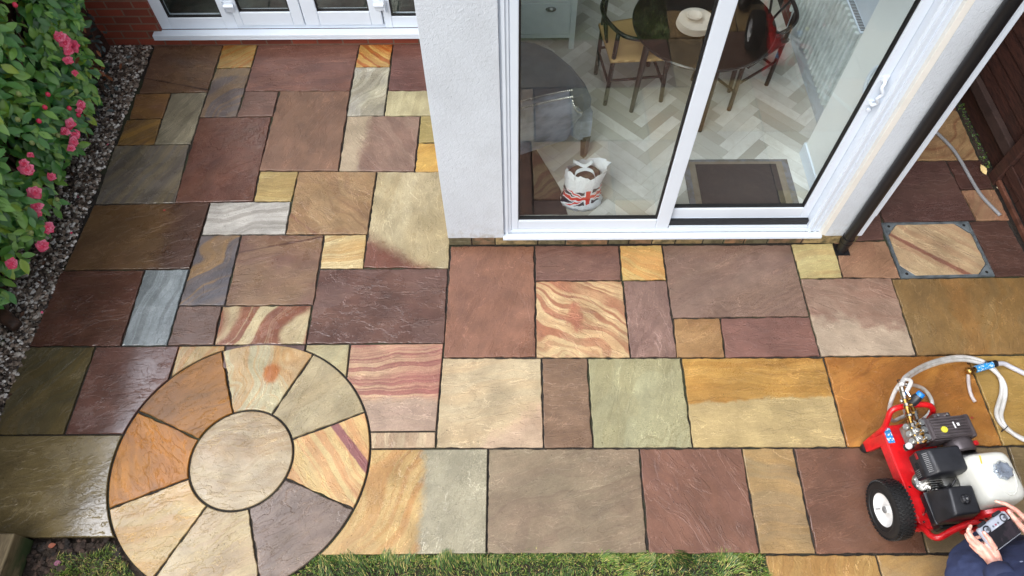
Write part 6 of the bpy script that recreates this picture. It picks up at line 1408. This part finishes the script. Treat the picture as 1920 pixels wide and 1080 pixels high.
# left hand (image left): palm, thumb on the stick, fingers closed round the grip
def fingers(bm, spec):
    for pts, rs_ in spec: chain(bm, [photo_pt(*p) for p in pts], rs_)
fingers(bm, [
 ([(1866, 1064, .915), (1858, 1046, .920), (1840, 1024, .930)], [.026, .020, .0145]), ([(1872, 1060, .915), (1868, 1044, .922), (1852, 1020, .934)], [.022, .020, .0145]),
 ([(1866, 1062, .905), (1850, 1044, .905), (1834, 1030, .912)], [.022, .018, .0135]),
 ([(1870, 1044, .926), (1864, 1026, .952), (1855, 1011, .976), (1845, 999, .984)], [.0165, .0125, .0115, .0092]),
 ([(1840, 1024, .930), (1823, 1008, .944), (1815, 996, .952), (1820, 986, .953)], [.0125, .0102, .0092, .0080]),
 ([(1834, 1028, .920), (1817, 1013, .925), (1812, 1003, .930), (1822, 997, .926)], [.0122, .0100, .0090, .0078]),
 ([(1834, 1034, .908), (1821, 1022, .905), (1824, 1010, .905), (1840, 1006, .908)], [.0115, .0095, .0085, .0075]),
 ([(1842, 1042, .900), (1832, 1032, .892), (1838, 1020, .890), (1850, 1016, .896)], [.0105, .0085, .0078, .0068]),
 ([(1957, 1018, .925), (1945, 1000, .930), (1924, 974, .940)], [.026, .020, .0145]), ([(1950, 1022, .925), (1938, 1006, .932), (1922, 990, .940)], [.022, .020, .0150]),
 ([(1957, 1014, .912), (1946, 996, .912), (1928, 974, .918)], [.022, .018, .0135]),
 ([(1936, 1008, .934), (1920, 992, .950), (1904, 974, .968), (1891, 958, .976)], [.0165, .0130, .0115, .0090]),
 ([(1926, 976, .942), (1905, 956, .956), (1886, 945, .960), (1868, 940, .958)], [.0125, .0102, .0092, .0078]),
 ([(1930, 978, .928), (1912, 962, .928), (1900, 955, .926), (1892, 962, .922)], [.0122, .0100, .0090, .0078]),
 ([(1936, 988, .914), (1922, 976, .905), (1906, 972, .902), (1896, 980, .905)], [.0115, .0095, .0085, .0075]),
 ([(1944, 1000, .905), (1930, 990, .892), (1914, 986, .890), (1902, 992, .896)], [.0105, .0085, .0078, .0068])])
body = obj('body', bm, skin, person, world=True); remesh(body, .0034, 3)
# face and hair
bm = BM()
for s in (-1, 1): ball(bm, bp_(s * .032, .115, 1.668), .012, 2)
obj('eyes', bm, simple('eye_white', (220, 220, 220), .2), person, world=True, smooth=True)
bm = BM(); ball(bm, bp_(0, .142 - .02, 1.60), .022, 2, (1, .4, .25), rot=rotm); obj('mouth', bm, simple('lips', (170, 96, 92), .5), person, world=True, smooth=True)
bm = BM(); ball(bm, bp_(0, .012, 1.685), .105, 3, (.80, .98, 1.02), rot=rotm)
bmesh.ops.delete(bm, geom=[v for v in bm.verts if (v.co - bp_(0, 0, 0)).dot(fw) > .075 and v.co.z < 1.70 or v.co.z < 1.62 and (v.co - bp_(0, 0, 0)).dot(fw) > .0], context='VERTS')
obj('hair', bm, simple('brown_hair', (70, 52, 40), .6, bump=.8, bscale=120), person, world=True, smooth=True)
# coat, sleeves, trousers, shoes
cl = bpy.data.textures.new('cloth_folds', 'CLOUDS'); cl.noise_scale = .09; cl.noise_depth = 2
bm = BM()
for z, rx, ry, of in ((.74, .27, .235, .03), (.82, .262, .23, .035), (.92, .25, .218, .04), (1.02, .238, .205, .035), (1.14, .228, .192, .02), (1.28, .225, .172, .0), (1.38, .21, .14, -.03)):
    pass
rings = []; N = 48
for z, rx, ry, of in ((.66, .275, .250, .075), (.68, .290, .262, .075), (.76, .272, .238, .070), (.86, .245, .200, .050), (.96, .225, .165, .02), (1.10, .220, .150, .0), (1.28, .225, .150, -.02), (1.40, .20, .125, -.04), (1.47, .13, .10, -.05), (1.50, .08, .075, -.05)):
    rings.append([bm.verts.new(bp_(rx * math.cos(2 * math.pi * k / N) * (1 + .02 * math.sin(5 * 2 * math.pi * k / N + z * 4)), of + ry * math.sin(2 * math.pi * k / N) * (1 + .03 * math.sin(7 * 2 * math.pi * k / N)), z)) for k in range(N)])
for A_, B_ in zip(rings, rings[1:]):
    for k in range(N): bm.faces.new((A_[k], A_[(k + 1) % N], B_[(k + 1) % N], B_[k]))
bm.faces.new(rings[0][::-1]); bm.faces.new(rings[-1])
chain(bm, [LS, LE], [.075, .066]); chain(bm, [RS, RE], [.075, .066]); chain(bm, [LS, RS], [.075, .075])
LC, RC = LW + (LW - LE).normalized() * -.012, RW + (RW - RE).normalized() * -.012
for E_, C_ in ((LE, LC), (RE, RC)):
    ball(bm, E_, .066, 2); d_ = (C_ - E_); tube(bm, [E_, E_ + d_ * .4, E_ + d_ * .85, C_], [.064, .058, .052, .052], 24)
coat = obj('coat', bm, navy, person, world=True); remesh(coat, .007, 3, cl, .022)
for C_, E_ in ((LC, LE), (RC, RE)):
    bm = BM(); d_ = (C_ - E_).normalized(); lathe(bm, [(.040, -.05), (.056, -.05), (.0575, -.02), (.056, .004), (.050, .008), (.040, .004), (.038, -.02)], C_, d_, 28); obj('cuff', bm, navy, person, world=True, smooth=True)
bm = BM()
for s in (-1, 1): chain(bm, [bp_(s * .09, -.01, .90), bp_(s * .10, .03, .50), bp_(s * .11, -.02, .12)], [.115, .085, .075])
tr_ = obj('trousers', bm, simple('dark_trousers', (40, 42, 52), .8, var=.2, bump=.4), person, world=True); remesh(tr_, .01, 3, cl, .02)
for s in (-1, 1):
    bm = BM(); chain(bm, [bp_(s * .11, -.06, .055), bp_(s * .12, .05, .052), bp_(s * .13, .14, .045)], [.052, .05, .044]); sh_ = obj('shoe', bm, simple('dark_brown_shoe', (48, 36, 30), .5), person, world=True); remesh(sh_, .008, 3)

for (p0, p1) in (((1848, 1000, .9915), (1845, 997, .9905)), ((1894, 962, .9845), (1891, 959, .983)), ((1815, 994, .9605), (1817, 989, .9615)), ((1876, 942, .9665), (1870, 940.5, .9655))):
    a_, b_ = photo_pt(*p0), photo_pt(*p1); d_ = (b_ - a_).normalized(); bm = BM(); ball(bm, (a_ + b_) / 2, .0072, 2, (1.0, .72, .22), rot=Matrix((d_, UP.cross(d_).normalized(), d_.cross(UP.cross(d_)).normalized())).transposed())
    obj('fingernail', bm, simple('nail', (236, 200, 190), .25, var=.02), person, world=True, smooth=True)
# pocket flap and front seam on the coat
# ------------------------------------------------------------------ the controller
cz = .953
tl, tr2, br, bl = photo_pt(1829, 995, cz), photo_pt(1882, 955, cz), photo_pt(1915, 1001, cz), photo_pt(1868, 1035, cz)
cc_ = (tl + tr2 + br + bl) / 4; xr_ = ((tr2 - tl) + (br - bl)).normalized(); yr_ = UP.cross(xr_).normalized(); tilt = R(8)
zr_ = (UP * math.cos(tilt) - yr_ * math.sin(tilt)).normalized(); yr_ = zr_.cross(xr_).normalized()
ctl = tag(empty('controller', tuple(cc_)), 'grey handheld controller with two thumb sticks and a black screen, held in both hands', 'controller')
ctl.rotation_euler = Matrix((xr_, yr_, zr_)).transposed().to_euler()
hw, hd = ((tr2 - tl).length + (br - bl).length) / 4, ((tl - bl).length + (tr2 - br).length) / 4
cg = simple('controller_grey', (168, 174, 186), .42, var=.04)
bm = BM(); box(bm, (-hw, -hd, -.018), (hw, hd, .010), .010, 4); obj('shell', bm, cg, ctl, auto=40)
scm, t, b = mat('dark_screen'); P = t.n('TexCoord').outputs['Object']
t.set(b.inputs['Base Color'], t.mix(t.mr(t.noise(P, 30.0, 3.0), .4, .7), lin((22, 20, 24)), lin((44, 36, 42)))); b.inputs['Roughness'].default_value = .12
bm = BM(); box(bm, (-hw + .006, -hd + .006, .0095), (hw - .006, hd * .34, .0122), .002); obj('screen', bm, scm, ctl)
for s in (-1, 1):
    bm = BM(); lathe(bm, [(.0175, .0), (.0185, .0015), (.016, .002), (.010, -.001), (0, -.001)], (s * hw * .62, hd * .63, .0100), (0, 0, 1), 28); w_ = obj('stick_well', bm, blk, ctl, auto=40)
    bm = BM(); tube(bm, [(s * hw * .62, hd * .63, .009), (s * hw * .62 + .001, hd * .63 + .002, .022)], .0035, 10); lathe(bm, [(.004, 0), (.0075, .002), (.0080, .005), (.0055, .0055), (0, .004)], (s * hw * .62 + .001, hd * .63 + .002, .020), (0, 0, 1), 18); obj('thumb_stick', bm, simple('stick_metal', (120, 124, 132), .3, .6), w_, auto=40)
    bm = BM(); box(bm, (s * hw * .55 - .022, hd - .004, -.012), (s * hw * .55 + .022, hd + .012, .004), .005); obj('shoulder_dial', bm, blk, ctl, auto=40)
for x_ in (-.012, .0, .012):
    bm = BM(); lathe(bm, [(0, .0012), (.0042, .0012), (.0048, 0)], (x_ * 1.3, hd * .56, .0100), (0, 0, 1), 16); obj('button', bm, simple('button_tone', ((96, 98, 108) if x_ else (150, 70, 86)), .4), ctl)
bm = BM(); box(bm, (-.010, hd * .36, .0098), (.010, hd * .42, .0104)); obj('printed_mark', bm, simple('pale_print', (210, 214, 222), .4), ctl)
